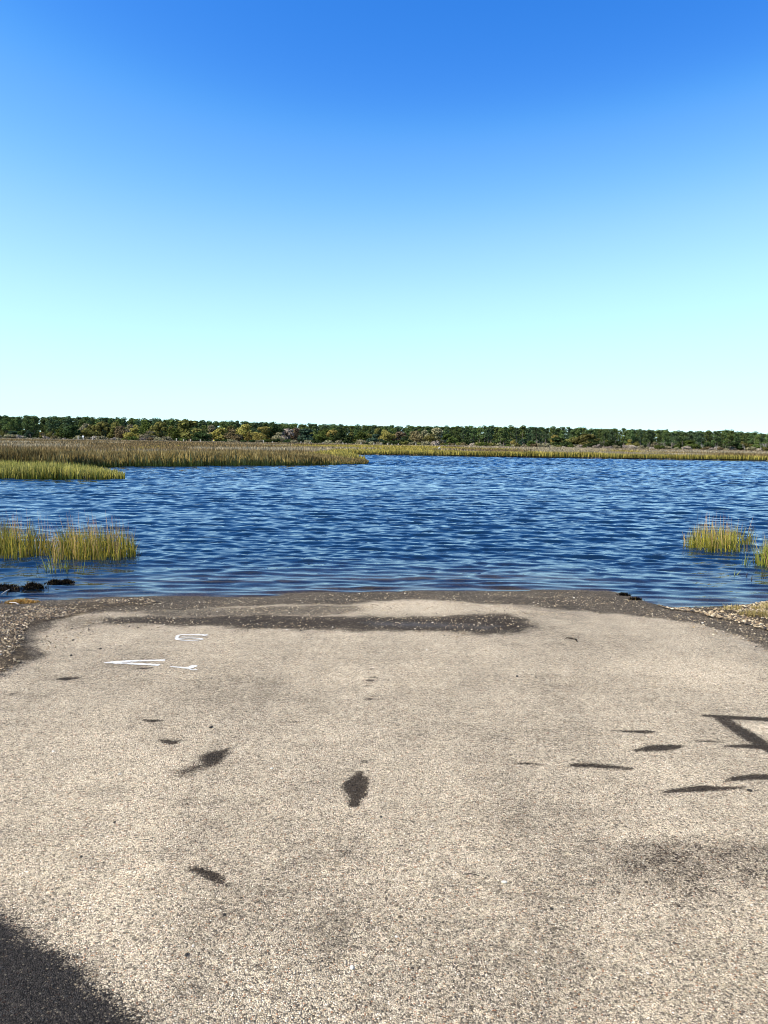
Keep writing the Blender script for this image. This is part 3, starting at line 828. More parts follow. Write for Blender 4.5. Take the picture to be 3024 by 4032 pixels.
# scattered fine chips over the ramp
def chips(name, n, ylo, yhi, rlo, rhi, p, label, keep):
    y = ylo + (yhi - ylo) * rng.random(n) ** 1.2
    x = rng.uniform(-1, 1, n) * (.62 * y + .4)
    r = rng.uniform(0, 1, n) ** 2 * (rhi - rlo) + rlo
    cc = palette(n, p) * (1 - keep * np.clip(darkness_at(x, y), 0, 1) * rng.uniform(.75, 1, n))[:, None]
    o = obj(name, stones_mesh(name, x, y, zg(x, y) + r * .05, r, cc, .5, True), M['stones'])
    tag(o, label, 'gravel', kind='stuff')
chips('ramp_chippings', 42000, 1.5, 5.2, .0020, .0047, [4, 4, 4, 3, 3, 3, .6, .8, 2], 'fine stone chips bedded in the near asphalt', .93)
chips('shore_chippings', 26000, 5.2, 10.4, .003, .009, [4, 4, 4, 3, 2, 3, 1.2, 1, 2], 'fine stone chips bedded in the asphalt towards the water', .62)

# ------------------------------------------------------------------ loose things on the ramp
def pebble(px, py, r, mat, label, group=None, cat='pebble', el=1.35):
    p = ground_pt(px, py)
    import bmesh
    bm = bmesh.new()
    bmesh.ops.create_icosphere(bm, subdivisions=2, radius=1)
    s = random.random() * 50
    for v in bm.verts:
        f = 1 + .35 * (float(vnoise(v.co.x * 1.7 + s, v.co.y * 1.7 + v.co.z)) - .5)
        v.co = Vector((v.co.x * el * f * r, v.co.y * f * r, v.co.z * .62 * f * r))
    me = bpy.data.meshes.new('pebble'); bm.to_mesh(me); bm.free()
    o = obj('pebble', me, mat)
    o.location = (p[0], p[1], p[2] + r * .45); o.rotation_euler = (random.uniform(-.2, .2), random.uniform(-.2, .2), random.uniform(0, 3))
    return tag(o, label, cat, group)
pebble(1985, 3476, .0085, M['pebble_white'], 'bright white pebble lying alone on the asphalt, lower right of centre')
pebble(1385, 3812, .007, M['pebble_white'], 'white pebble near the bottom of the picture, just left of centre')
pebble(830, 2866, .010, M['pebble_dark'], 'small black stone on the ramp above the dark smear')
pebble(2766, 2454, .011, M['pebble_white'], 'pale pebble standing on the dry asphalt below the right gravel bank')
pebble(2260, 2355, .014, M['pebble_white'], 'white shell lying on the wet ramp edge near the water')
for a, b in ((470, 3050), (210, 2960), (1070, 3027), (1700, 3255), (1622, 3360), (1885, 3390), (1560, 3690), (680, 3658), (760, 3725), (2110, 3750), (2550, 3833), (2960, 3565), (1680, 2560), (1310, 2470), (1130, 2480), (855, 2408), (780, 2402)):
    pebble(a, b, .0042 if b > 3200 else .007, M['pebble_white'], 'tiny pale stone chip lying loose on the ramp', 'loose pale chips on the ramp')
for a, b in ((320, 3375), (450, 3240), (883, 3604), (735, 3762), (2035, 2665), (1500, 3218), (2172, 3580), (2950, 3115), (280, 2582), (288, 2522), (395, 2556)):
    pebble(a, b, .006 if b > 3200 else .010, M['pebble_dark'], 'tiny dark stone chip lying loose on the ramp', 'loose dark chips on the ramp')

def tube(name, pts, rad, mat, label=None, cat=None, parent=None, sides=6):
    pts = [Vector(p) for p in pts]
    V, F = [], []
    for i, p in enumerate(pts):
        d = (pts[min(i + 1, len(pts) - 1)] - pts[max(i - 1, 0)]).normalized()
        a = d.orthogonal().normalized(); b = d.cross(a)
        r = rad[i] if hasattr(rad, '__len__') else rad
        for j in range(sides):
            t = 2 * math.pi * j / sides
            V.append(p + a * math.cos(t) * r + b * math.sin(t) * r)
    for i in range(len(pts) - 1):
        for j in range(sides):
            F.append((i * sides + j, i * sides + (j + 1) % sides, (i + 1) * sides + (j + 1) % sides, (i + 1) * sides + j))
    F.append(tuple(range(sides))[::-1]); F.append(tuple(range((len(pts) - 1) * sides, len(pts) * sides)))
    me = bpy.data.meshes.new(name); me.from_pydata(V, [], F); me.update()
    for p in me.polygons: p.use_smooth = True
    o = obj(name, me, mat, parent)
    if label: tag(o, label, cat)
    return o
def on_ramp(px, py, dz): g = ground_pt(px, py); return (g[0], g[1], g[2] + dz)
tube('twig', [on_ramp(2222, 2520, .006), on_ramp(2231, 2517, .014), on_ramp(2252, 2520, .016), on_ramp(2267, 2522, .012), on_ramp(2272, 2529, .007)], [.003, .006, .008, .008, .005], M['twig'], 'dark bent twig lying on the dry ramp near the water', 'twig')
tube('twig', [on_ramp(1822, 3446, .003), on_ramp(1850, 3444, .005), on_ramp(1872, 3447, .004), on_ramp(1888, 3452, .003)], [.0012, .0022, .002, .001], M['twig'], 'thin brown twig left of the bright white pebble', 'twig')

# ------------------------------------------------------------------ painted marks
def ribbon(pxs, wid, closed=False, dz=.0035):
    """flat stroke laid on the asphalt; wid metres, per point"""
    pts = [ground_pt(a, b)[:2] for a, b in pxs]
    if closed: pts.append(pts[0])
    wid = [wid] * len(pts) if not hasattr(wid, '__len__') else list(wid) + ([wid[0]] if closed else [])
    P, W = [], []
    for i in range(len(pts) - 1):
        L = np.linalg.norm(pts[i + 1] - pts[i]); m_ = max(2, int(L / .012))
        for j in range(m_):
            t = j / m_
            P.append(pts[i] * (1 - t) + pts[i + 1] * t); W.append(wid[i] * (1 - t) + wid[i + 1] * t)
    P.append(pts[-1]); W.append(wid[-1])
    P = np.array(P); W = np.array(W)
    T = np.gradient(P, axis=0); T /= np.linalg.norm(T, axis=1)[:, None] + 1e-9
    Nn = np.stack([-T[:, 1], T[:, 0]], 1)
    l = P + Nn * (W * .5 * rng.uniform(.78, 1.15, len(W)))[:, None]; r_ = P - Nn * (W * .5 * rng.uniform(.78, 1.15, len(W)))[:, None]
    V = np.concatenate([np.c_[l, zg(l[:, 0], l[:, 1]) + dz], np.c_[r_, zg(r_[:, 0], r_[:, 1]) + dz]])
    n = len(P); i = np.arange(n - 1)
    return V, np.stack([i, i + n, i + n + 1, i + 1], 1)
def painted(name, strokes, label):
    Vs, Fs, o_ = [], [], 0
    for j, s in enumerate(strokes):
        V, F = ribbon(*s[:2], **(s[2] if len(s) > 2 else {}), dz=.0035 + .0012 * j)
        Vs.append(V); Fs.append(F + o_); o_ += len(V)
    o = obj(name, mesh_np(name, np.concatenate(Vs), Fs), M['paint'])
    return tag(o, label, 'road marking')
painted('painted_arrow', [([(410, 2611), (450, 2608), (520, 2604), (650, 2600.5)], [.025, .054, .046, .042]), ([(420, 2611.5), (500, 2614), (560, 2617), (628, 2620.5)], [.025, .054, .048, .050])], 'white painted sideways V mark on the asphalt at left')
painted('painted_tick', [([(670, 2626), (710, 2629), (745, 2632), (757, 2627), (768, 2621)], [.02, .030, .046, .06, .05]), ([(746, 2639), (776, 2639)], [.022, .022])], 'white painted tick beside the V mark')
th_ = np.linspace(0, 2 * math.pi, 25)[:-1]
painted('painted_loops', [([(815, 2501), (790, 2499.5), (750, 2499.5), (712, 2500.5), (700, 2504), (696, 2511), (694, 2517)], [.042, .030, .028, .032, .034, .034, .026]), ([(715, 2507.5), (760, 2506.5), (795, 2506), (814, 2502)], [.016, .016, .024, .036]), ([(746 + 50 * math.cos(t), 2519 + 4.6 * math.sin(t)) for t in th_], .028, {'closed': True})], 'white painted figure of two loops on the asphalt near the wet band')

# ------------------------------------------------------------------ wrack on the left shore
def wrack(px, py, w, hgt, label, mat='wrack', strands=60, spread=.5):
    p = ground_pt(px, py)
    e = tag(empty('wrack_mound', (p[0], p[1], max(p[2], 0))), label, 'seaweed')
    th = np.linspace(0, 2 * math.pi, 29)[:-1]
    fw = w
    if mat == 'drywrack' or w < .1: w = w * .55
    V = [(0, 0, hgt)]; F = []
    for i, rr in enumerate((.25, .5, .75, 1.0)):
        for t in th:
            k_ = 1 + .5 * (float(vnoise(t * 2.2, rr * 3, int(px))) - .5)
            zz = hgt * (1 - rr ** 1.5) * (1 + .9 * (float(vnoise(t * 4 + 3, rr * 6, int(px) + 1)) - .5)) - (.03 if rr == 1 else 0)
            V.append((w * rr * k_ * math.cos(t), w * spread * rr * k_ * math.sin(t), zz))
    m_ = len(th)
    for j in range(m_): F.append((0, 1 + j, 1 + (j + 1) % m_))
    for i in range(3):
        for j in range(m_): F.append((1 + i * m_ + j, 1 + (i + 1) * m_ + j, 1 + (i + 1) * m_ + (j + 1) % m_, 1 + i * m_ + (j + 1) % m_))
    me = bpy.data.meshes.new('mat'); me.from_pydata(V, [], F); me.update()
    for v in me.vertices: v.co.z *= .75
    obj('mat', me, M[mat], e)
    w = fw; n = strands * 8
    a = rng.normal(0, .5 * w, n); b = rng.normal(0, .5 * w * spread, n)
    dark = np.array([.008, .007, .006])
    if mat == 'wrack':
        c0 = cvec(dark, n); c1 = np.where((rng.random(n) < .10)[:, None], np.array([[.20, .13, .05]]), cvec(dark * 1.3, n))
    else:
        c0 = cvec((.16, .08, .02), n); c1 = cmix((.34, .17, .035), (.46, .33, .13), rng.random(n))
    zb = hgt * np.clip(1 - np.hypot(a / w, b / (w * spread)), 0, 1) * .7
    mm = grass_mesh('strands', a, b, zb, rng.uniform(.3, 1.0, n) * (hgt * .6 + .035), rng.uniform(.005, .014, n), .9, c0, c1)
    tag(obj('strands', mm, M['grass'], e), kind='stuff')
    return e
wrack(10, 2348, .30, .055, 'black wet wrack heap at the left picture edge on the waterline')
wrack(132, 2342, .14, .075, 'black wet wrack mound in the water right of the left-edge heap')
wrack(218, 2330, .10, .045, 'small flat dark wrack lump right of the black mound')
wrack(262, 2327, .09, .035, 'tiny flat dark wrack lump farthest from the left edge')
wrack(85, 2374, .15, .022, 'tangled orange-brown dry wrack on the left gravel', 'drywrack', 160)
wrack(2455, 2345, .07, .02, 'black wrack scrap at the broken right corner of the ramp edge', strands=30)
wrack(2500, 2362, .08, .015, 'black wrack scrap just below the ramp corner scrap', strands=30)
tube('driftwood_stick', [on_ramp(8, 2360, .07), on_ramp(25, 2355, .09), on_ramp(44, 2347, .10)], [.006, .009, .006], M['palebark'], 'pale stick lying across the black wrack heap at the left edge', 'stick')
tube('driftwood_stick', [on_ramp(38, 2382, .03), on_ramp(60, 2386, .04), on_ramp(75, 2389, .03)], [.005, .008, .006], M['palebark'], 'pale stick lying beside the orange-brown wrack', 'stick')
# dead stem stubs in the shallows, right
for a, b, hh in ((2940, 2268, .055), (2959, 2283, .07), (3000, 2270, .07), (3007, 2272, .05), (3015, 2274, .04)):
    p = on_plane(a, b, 0)
    tube('stem_stub', [(p[0], p[1], -.1), (p[0] + .003, p[1], hh * .6), (p[0] + .008, p[1], hh)], [.007, .006, .004], M['twig'], 'short dark stem stub poking out of the shallows near the right edge', 'stub')['group'] = 'stem stubs in the shallows'

# ------------------------------------------------------------------ trees
def leaf_quads(c, nrm, size, n_jit=.8):
    n = len(c)
    d = nrm + rng.normal(0, n_jit, (n, 3)); d /= np.linalg.norm(d, axis=1)[:, None] + 1e-9
    a = np.cross(d, rng.normal(0, 1, (n, 3))); a /= np.linalg.norm(a, axis=1)[:, None] + 1e-9
    b = np.cross(d, a)
    s = size[:, None]
    V = np.stack([c - a * s - b * s * .6, c + a * s * .9 - b * s * .5, c + a * s * .7 + b * s * .7, c - a * s * .8 + b * s * .5], 1)
    return V.reshape(-1, 3)
def crown_mesh(name, blobs, per, size):
    Cs, Ns, S = [], [], []
    for (x, y, z, r, sz) in blobs:
        d = rng.normal(0, 1, (per, 3)); d /= np.linalg.norm(d, axis=1)[:, None]
        rr = r * rng.uniform(.45, 1.08, per) ** .6
        p = d * rr[:, None]; p[:, 2] *= sz
        Cs.append(p + np.array([x, y, z])); Ns.append(d); S.append(rng.uniform(.6, 1.3, per) * size)
    C = np.concatenate(Cs); V = leaf_quads(C, np.concatenate(Ns) * .9 + np.array([0, 0, .35]), np.concatenate(S))
    return mesh_np(name, V, [np.arange(len(C) * 4).reshape(-1, 4)])
def limb_mesh(name, segs, sides=5):
    V, F = [], []
    for (p, q, r0, r1) in segs:
        p, q = Vector(p), Vector(q); d = (q - p).normalized(); a = d.orthogonal().normalized(); b = d.cross(a); o_ = len(V)
        for pt, r in ((p, r0), (q, r1)):
            for j in range(sides): t = 2 * math.pi * j / sides; V.append(tuple(pt + a * math.cos(t) * r + b * math.sin(t) * r))
        for j in range(sides): F.append((o_ + j, o_ + (j + 1) % sides, o_ + sides + (j + 1) % sides, o_ + sides + j))
    return mesh_np(name, np.array(V), [np.array(F)], smooth=True)
def U(a, b): return random.uniform(a, b)
def proto_broad(H, W, low=.12):
    """crown reaching almost to the ground, several lobes"""
    blobs = []
    for i in range(11):
        t = U(0, 1); a = U(0, 6.28); rr = W * .5 * math.sqrt(max(.12, 1 - (abs(t - .42) / .62) ** 2)) * U(.35, .72)
        z = H * (low + .16 + t * (.74 - low)); r = U(.20, .30) * W * (1 - .35 * t)
        blobs.append((rr * math.cos(a), rr * math.sin(a), z, r, .8))
    blobs.append((0, 0, H * .88, .20 * W, .65))
    segs = [((0, 0, -.3), (U(-.1, .1), 0, H * .4), .035 * H * .5, .02 * H * .5)]
    for b in blobs[:7]: segs.append(((0, 0, H * U(.15, .4)), b[:3], .012 * H * .5, .004 * H * .5))
    return crown_mesh('crown', blobs, 105, .036 * H + .05), limb_mesh('trunk', segs)
def proto_pine(H, bare=.42):
    blobs = []
    for i in range(9):
        t = i / 8; z = H * (bare + (1 - bare) * t * .94 + .02); a = U(0, 6.28); rr = H * .17 * (1.0 - .60 * t) * U(.4, 1.1)
        blobs.append((rr * math.cos(a), rr * math.sin(a), z, H * U(.10, .145) * (1 - .15 * t), .6))
    blobs.append((0, 0, H * .955, H * .07, .6))
    segs = [((0, 0, -.3), (U(-.2, .2), 0, H * .95), .014 * H, .004 * H)]
    for b in blobs: segs.append(((0, 0, b[2] - H * .02), b[:3], .004 * H, .0015 * H))
    for i in range(5):
        a = U(0, 6.28); z = H * U(.2, bare); segs.append(((0, 0, z), (H * .06 * math.cos(a), H * .06 * math.sin(a), z + H * .02), .003 * H, .001 * H))
    return crown_mesh('crown', blobs, 66, .026 * H), limb_mesh('trunk', segs, 5)
def proto_bare(H):
    segs = []
    def grow(p, d, L, r, lvl):
        q = p + d * L; segs.append((p, q, r, r * .65))
        if lvl == 0: return
        for _ in range(3 if lvl > 1 else 4):
            nd = (d + Vector((U(-.75, .75), U(-.75, .75), U(-.1, .45)))).normalized()
            grow(p + d * L * U(.55, 1), nd, L * U(.55, .8), r * .55, lvl - 1)
    grow(Vector((0, 0, -.3)), Vector((U(-.1, .1), 0, 1)).normalized(), H * .36, H * .020, 4)
    return limb_mesh('branches', [s for s in segs if s[2] < H * .010], 3), limb_mesh('trunk', [s for s in segs if s[2] >= H * .010], 5)
def proto_shrub(H, W):
    blobs = [(U(-.5, .5) * W * .7, U(-.4, .4) * W * .6, H * U(.25, .62), U(.2, .32) * W * .7, .8) for _ in range(7)]
    return crown_mesh('crown', blobs, 70, .085 * H), limb_mesh('trunk', [((0, 0, -.2), b[:3], .05, .02) for b in blobs[:5]], 4)

def make_protos(fn, args): return [fn(*a) for a in args]
broad = make_protos(proto_broad, [(8, 8), (8, 7), (8, 9), (8, 6.5), (8, 8.5)])
pines = make_protos(proto_pine, [(14, .30), (14, .40), (14, .22), (14, .48)])
bares = make_protos(proto_bare, [(7,), (7,), (7,)])
shrubs = make_protos(proto_shrub, [(2.4, 3.6), (2.4, 4.4), (2.4, 3.0)])
LEAF = {'dark': leafy('oak_leaves_dark', (0.041, 0.061, 0.022), .2), 'green': leafy('leaves_green', (0.081, 0.107, 0.027), .25), 'olive': leafy('leaves_olive', (0.152, 0.146, 0.044), .25),
        'yellow': leafy('leaves_yellow_olive', (0.256, 0.213, 0.061), .3), 'brown': leafy('leaves_brown', (.170, .135, .068), .25), 'rust': leafy('leaves_rust', (.150, .112, .068), .25),
        'grey': leafy('twigs_grey', (0.317, 0.268, 0.213), .1), 'sage': leafy('leaves_sage', (0.256, 0.232, 0.134), .25), 'bluegreen': leafy('leaves_blue_green', (0.041, 0.067, 0.041), .2)}
PINE = [leafy('pine_needles', (0.073, 0.107, 0.039), .15), leafy('pine_needles_bright', (0.098, 0.132, 0.041), .15), leafy('pine_needles_dusky', (0.063, 0.095, 0.046), .15)]

ANCH = [(60, 'the dark crown near the left edge'), (190, 'the grey bare trees at left'), (285, 'the first dark crown at left'), (400, 'the taller olive crown at left'), (480, 'the brownish crown at left'), (571, 'the tall dark olive crown'), (660, 'the broad olive crown'), (753, 'the large spreading oak'), (866, 'the pale yellow-olive crown'), (968, 'the tall yellow-olive crown'), (1078, 'the tall dark evergreen'), (1150, 'the grey-brown thin crown'), (1212, 'the dense blue-green crown'), (1290, 'the bright green rounded crown'), (1360, 'the broad dark crown over the spit tip'), (1440, 'the green crown left of centre'), (1518, 'the yellow-olive dome at centre'), (1590, 'the rust coloured crown'), (1716, 'the tall pale sage-olive tree'), (1800, 'the low dark crown right of centre'), (1890, 'the grey bare trees right of centre'), (2000, 'the open trunks right of centre'), (2100, 'the small green crown at right'), (2200, 'the low dark crown by the dome'), (2308, 'the big yellow-green dome'), (2400, 'the dark crown right of the dome'), (2510, 'the open trunks at right'), (2630, 'the grey bare trees at right'), (2722, 'the low green crown at right'), (2790, 'the first bleached bare trees'), (2895, 'the dark shrubby crown at right'), (2960, 'the last bleached bare trees'), (3010, 'the bleached trees at the right edge')]
def near(px):
    if px < 0: return 'trees beyond the left picture edge'
    if px > 3024: return 'trees beyond the right picture edge'
    return min(ANCH, key=lambda a: abs(a[0] - px))[1]

def plant(name, proto, loc, scale, cmat, bmat, label, cat, group=None, crown_name='crown'):
    e = empty(name, loc); e.scale = scale if hasattr(scale, '__len__') else (scale,) * 3
    e.rotation_euler = (0, 0, random.uniform(0, 6.28))
    for me_, nm, mt in ((proto[0], crown_name, cmat), (proto[1], 'trunk', bmat)):
        if not me_.materials: me_.materials.append(mt)
        c = bpy.data.objects.new(nm, me_); col.objects.link(c); c.parent = e
        c.material_slots[0].link = 'OBJECT'; c.material_slots[0].material = mt
    return tag(e, label, cat, group)

# skyline of the pine wood (photo pixels), used to give each pine its real height
SKY_PX = [-700, 0, 100, 340, 450, 700, 1000, 1200, 1512, 1700, 2016, 2350, 2560, 2700, 2830, 2900, 3024, 3700]
SKY_PY = [1628, 1642, 1644, 1646, 1650, 1657, 1666, 1673, 1680, 1681, 1683, 1690, 1695, 1703, 1697, 1703, 1711, 1726]
NOTE = [  # px, top py, width px, distance, leaf kind, label
    (285, 1678, 75, 330, 'dark', 'dark green rounded tree, first dark crown right of the far grey shrubs'),
    (240, 1690, 50, 335, 'green', 'mid green tree half hidden left of the first dark crown'),
    (345, 1690, 55, 332, 'olive', 'olive tree just right of the first dark crown at the left'),
    (400, 1664, 70, 350, 'olive', 'taller olive crown behind the white marker at the left'),
    (455, 1666, 60, 352, 'olive', 'olive crown right of the taller olive crown on the left'),
    (478, 1680, 50, 340, 'brown', 'brownish crown between olive trees at the left'),
    (525, 1688, 55, 335, 'yellow', 'yellowish low crown under the pines at the left'),
    (571, 1660, 60, 355, 'green', 'tall dark olive crown rising to the pine tops at left of centre'),
    (628, 1663, 66, 350, 'olive', 'broad olive crown right of the tall dark olive crown'),
    (590, 1700, 60, 330, 'sage', 'pale sage crown low at the marsh edge at left of centre'),
    (690, 1690, 60, 338, 'green', 'green crown left of the large shaded oak'),
    (753, 1660, 100, 340, 'olive', 'large spreading olive oak with deep shade beneath it'),
    (800, 1700, 70, 332, 'dark', 'dark crown in the shade at the right foot of the large oak'),
    (866, 1687, 62, 340, 'yellow', 'pale yellow-olive crown right of the large spreading oak'),
    (915, 1692, 62, 338, 'brown', 'brown-olive rounded crown right of the pale yellow-olive crown'),
    (968, 1674, 66, 350, 'yellow', 'tall yellow-olive crown left of centre'),
    (1030, 1684, 70, 340, 'yellow', 'rounded yellow-olive crown next to the tall dark evergreen'),
    (1078, 1668, 64, 345, 'dark', 'tall dark evergreen crown standing left of centre'),
    (1130, 1690, 60, 345, 'grey', 'pale grey-brown thin crown right of the tall dark evergreen'),
    (1100, 1705, 56, 332, 'sage', 'sage green low crown in front of the grey-brown crown'),
    (1165, 1688, 50, 350, 'rust', 'rusty brown crown behind the grey-brown crown'),
    (1212, 1692, 76, 335, 'bluegreen', 'dense blue-green dark crown above the rush spit'),
    (1270, 1703, 62, 330, 'green', 'bright green rounded crown right of the dense blue-green one'),
    (1308, 1695, 60, 345, 'yellow', 'yellow-olive crown behind the bright green rounded one'),
    (1350, 1692, 80, 338, 'dark', 'broad dark crown above the tip of the rush spit'),
    (1421, 1702, 58, 336, 'green', 'green crown right of the broad dark crown above the spit tip'),
    (1479, 1712, 52, 330, 'bluegreen', 'small dark blue-green crown at the picture centre'),
    (1518, 1700, 68, 338, 'yellow', 'yellow-olive domed crown right of the picture centre'),
    (1573, 1702, 60, 342, 'rust', 'rust coloured crown right of the yellow-olive dome at centre'),
    (1594, 1720, 54, 328, 'dark', 'low dark crown in front of the rust coloured crown'),
    (1640, 1700, 56, 345, 'brown', 'brownish thin crown left of the tall pale olive tree'),
    (1716, 1690, 72, 345, 'sage', 'tall pale sage-olive tree right of centre'),
    (1700, 1712, 60, 332, 'olive', 'olive crown in front of the tall pale sage-olive tree'),
    (1765, 1712, 50, 335, 'green', 'green crown right of the tall pale sage-olive tree'),
    (1840, 1722, 50, 335, 'dark', 'dark low crown left of the grey pine trunks'),
    (2186, 1716, 44, 340, 'yellow', 'yellowish crown tip left of the big yellow-green dome'),
    (2205, 1726, 74, 332, 'dark', 'low dark green crown left of the big yellow-green dome'),
    (2258, 1724, 60, 334, 'olive', 'low olive crown touching the big yellow-green dome'),
    (2308, 1711, 88, 330, 'olive', 'big yellow-green domed tree standing out at right of centre'),
    (2330, 1734, 56, 324, 'dark', 'dark low crown at the right foot of the big yellow-green dome'),
    (2405, 1735, 50, 336, 'dark', 'dark low crown right of the yellow-green dome'),
    (2722, 1736, 56, 330, 'green', 'low green crown in front of the pine trunks at right'),
    (2790, 1742, 40, 326, 'dark', 'small dark crown right of the low green crown at right'),
    (2895, 1742, 56, 326, 'dark', 'dark shrubby crown left of the bleached bare trees near the right edge'),
    (2985, 1742, 44, 330, 'green', 'green crown among bleached trees close to the right edge'),
    (2090, 1738, 40, 334, 'green', 'small green crown right of the grey pine trunks'),
    (60, 1700, 60, 350, 'bluegreen', 'dark blue-green crown close to the left picture edge'),
]
def base_of(px, Y): return at_dist(px, 1737, Y)[0]
for i, (px, top, wpx, Y, kind, lab) in enumerate(NOTE):
    p = at_dist(px, top, Y); H = (p[2] - .1) * 1.07; W = wpx / FPX * Y * 1.25
    pr = broad[i % 5]; w0 = (8, 7, 9, 6.5, 8.5)[i % 5]
    plant('broadleaf_tree', pr, (p[0], Y, .1), (W / w0, W / w0, H / 8), LEAF[kind], M['bark'], lab, 'tree', 'broadleaf trees at the marsh edge')
BN = [(120, 1700, 348, 'grey'), (165, 1694, 352, 'grey'), (205, 1692, 352, 'grey'), (235, 1694, 350, 'grey'), (2119, 1722, 336, 'grey'), (2060, 1735, 330, 'grey'), (2145, 1728, 340, 'grey'), (2368, 1728, 340, 'grey'), (2385, 1722, 345, 'grey'), (2610, 1726, 340, 'grey'), (2645, 1728, 338, 'grey'),
      (2775, 1730, 326, 'pale'), (2768, 1738, 322, 'pale'), (2806, 1738, 326, 'pale'), (2822, 1744, 322, 'pale'), (2870, 1740, 330, 'pale'), (2925, 1737, 326, 'pale'), (2935, 1744, 322, 'pale'), (3000, 1727, 326, 'pale'), (3015, 1734, 322, 'pale'), (3040, 1730, 326, 'pale'), (2480, 1738, 336, 'grey'), (2550, 1735, 336, 'grey'), (1880, 1730, 336, 'grey'), (1905, 1735, 334, 'grey'), (1790, 1712, 340, 'grey')]
M['greybark'] = plain('grey_twigs', (.20, .17, .15), .9, 3, .2)
for i, (px, top, Y, kd) in enumerate(BN):
    p = at_dist(px, top, Y)
    s = (p[2] - .1) / 7.0 * 1.05
    mt = M['palebark'] if kd == 'pale' else M['greybark']
    plant('bare_tree', bares[i % 3], (p[0], Y, .1), (s, s, s), mt, mt, 'bleached leafless tree among shrubs at the far right marsh edge' if kd == 'pale' else 'thin grey leafless tree at the foot of the far pine wood', 'tree', 'bleached bare trees' if kd == 'pale' else 'grey bare trees', 'branches')
# fill rows
kinds = ['dark', 'green', 'olive', 'olive', 'yellow', 'olive', 'sage', 'bluegreen', 'green']
names_k = {'dark': 'dark green', 'green': 'mid green', 'olive': 'olive', 'yellow': 'yellow-olive', 'brown': 'brownish', 'sage': 'sage', 'bluegreen': 'blue-green'}
tpx = -560
while tpx < 3560:
    tpx += U(22, 40)
    dens = 1.0 if tpx < 1830 else .45
    if U(0, 1) > dens: continue
    Y = U(345, 385)
    hgt_px = U(22, 52) if 300 < tpx < 1750 else U(8, 24)
    hor = 1737 + (tpx - 1512) * .0166
    p = at_dist(tpx, hor - hgt_px, Y); H = max(2.5, p[2]); i = random.randrange(5); kd = random.choice(kinds)
    W = H * U(.75, 1.1)
    plant('broadleaf_tree', broad[i], (p[0], Y, .1), (W / 8, W / 8, H / 8), LEAF[kd], M['bark'], names_k[kd] + ' second-row broadleaf crown behind ' + near(tpx), 'tree', 'second-row broadleaf trees')
tpx = -560
while tpx < 3560:
    tpx += U(14, 34)
    Y = U(318, 328); i = random.randrange(3); s = U(.55, 1.25); kd = random.choice(['sage', 'sage', 'olive', 'brown', 'green', 'grey'])
    if 600 < tpx < 1700 and U(0, 1) < .35: kd = 'dark'
    x0 = base_of(tpx, Y)
    plant('marsh_shrub', shrubs[i], (x0, Y, .1), (s * 1.1, s * 1.1, s), LEAF[kd], M['bark'], {'sage': 'pale sage', 'olive': 'olive', 'brown': 'brown', 'green': 'green', 'grey': 'grey', 'dark': 'dark'}[kd] + (' low shrub' if s < .9 else ' taller shrub') + ' at the foot of ' + near(tpx), 'shrub', 'shrubs in front of the far trees')
# pines one by one, front rows
cnt = 0
for row, (Y0, st) in enumerate(((398, 5.3), (414, 5.3), (432, 5.3))):
    xx = -.60 * Y0 - 4
    while xx < .60 * Y0 + 4 and cnt < 299:
        xx += st * U(.6, 1.4)
        Y = Y0 + U(-8, 8); px = 1512 + xx / Y * FPX
        py = np.interp(px, SKY_PX, SKY_PY)
        ztop = at_dist(px, py, Y)[2]
        H = ztop * (U(.95, 1.05) if row else U(.84, 1.0))
        i = random.randrange(4); pk = random.randrange(3)
        plant('pine_tree', pines[i], (xx, Y, .1), (H / 14 * U(1.0, 1.3),) * 2 + (H / 14,), PINE[pk], M['greybark'] if px > 1800 else M['bark'], ('slender ', 'thick-crowned ', 'low-branched ', 'bare-trunked ')[i] + ('dark green', 'fresh green', 'dusky')[pk] + ' ' + ('front', 'middle', 'back')[row] + '-row pine behind ' + near(px), 'pine tree', 'far pines')
        cnt += 1
# the wood behind, one mass
Vs, Fs, off = [], [], 0
def mesh_arrays(me_):
    v = np.zeros(len(me_.vertices) * 3, np.float32); me_.vertices.foreach_get('co', v)
    return v.reshape(-1, 3)
PV = [mesh_arrays(p[0]) for p in pines]; BV = mesh_arrays(broad[0][0])
for Y0 in (455, 485, 530, 590):
    xx = -.64 * Y0
    while xx < .64 * Y0:
        xx += U(3.5, 7)
        Y = Y0 + U(-18, 18); px = 1512 + xx / Y * FPX
        H = at_dist(px, np.interp(px, SKY_PX, SKY_PY) + 2, Y)[2] * U(.92, 1.03); i = random.randrange(4); s = H / 14; a = U(0, 6.28)
        v = PV[i]; w_ = s * 1.25
        Vs.append(np.stack([(v[:, 0] * math.cos(a) - v[:, 1] * math.sin(a)) * w_ + xx, (v[:, 0] * math.sin(a) + v[:, 1] * math.cos(a)) * w_ + Y, v[:, 2] * s], 1))
        if Y0 in (455, 530):
            v = BV; s = U(.7, 1.1); Vs.append(np.stack([(v[:, 0] * math.cos(a) - v[:, 1] * math.sin(a)) * s * 1.2 + xx, (v[:, 0] * math.sin(a) + v[:, 1] * math.cos(a)) * s * 1.2 + Y, v[:, 2] * s - .6], 1))
V = np.concatenate(Vs)
o = obj('far_wood', mesh_np('far_wood', V, [np.arange(len(V)).reshape(-1, 4)]), PINE[0])
tag(o, 'dense dark pine wood closing the horizon behind the nearer pines', 'wood', kind='stuff')

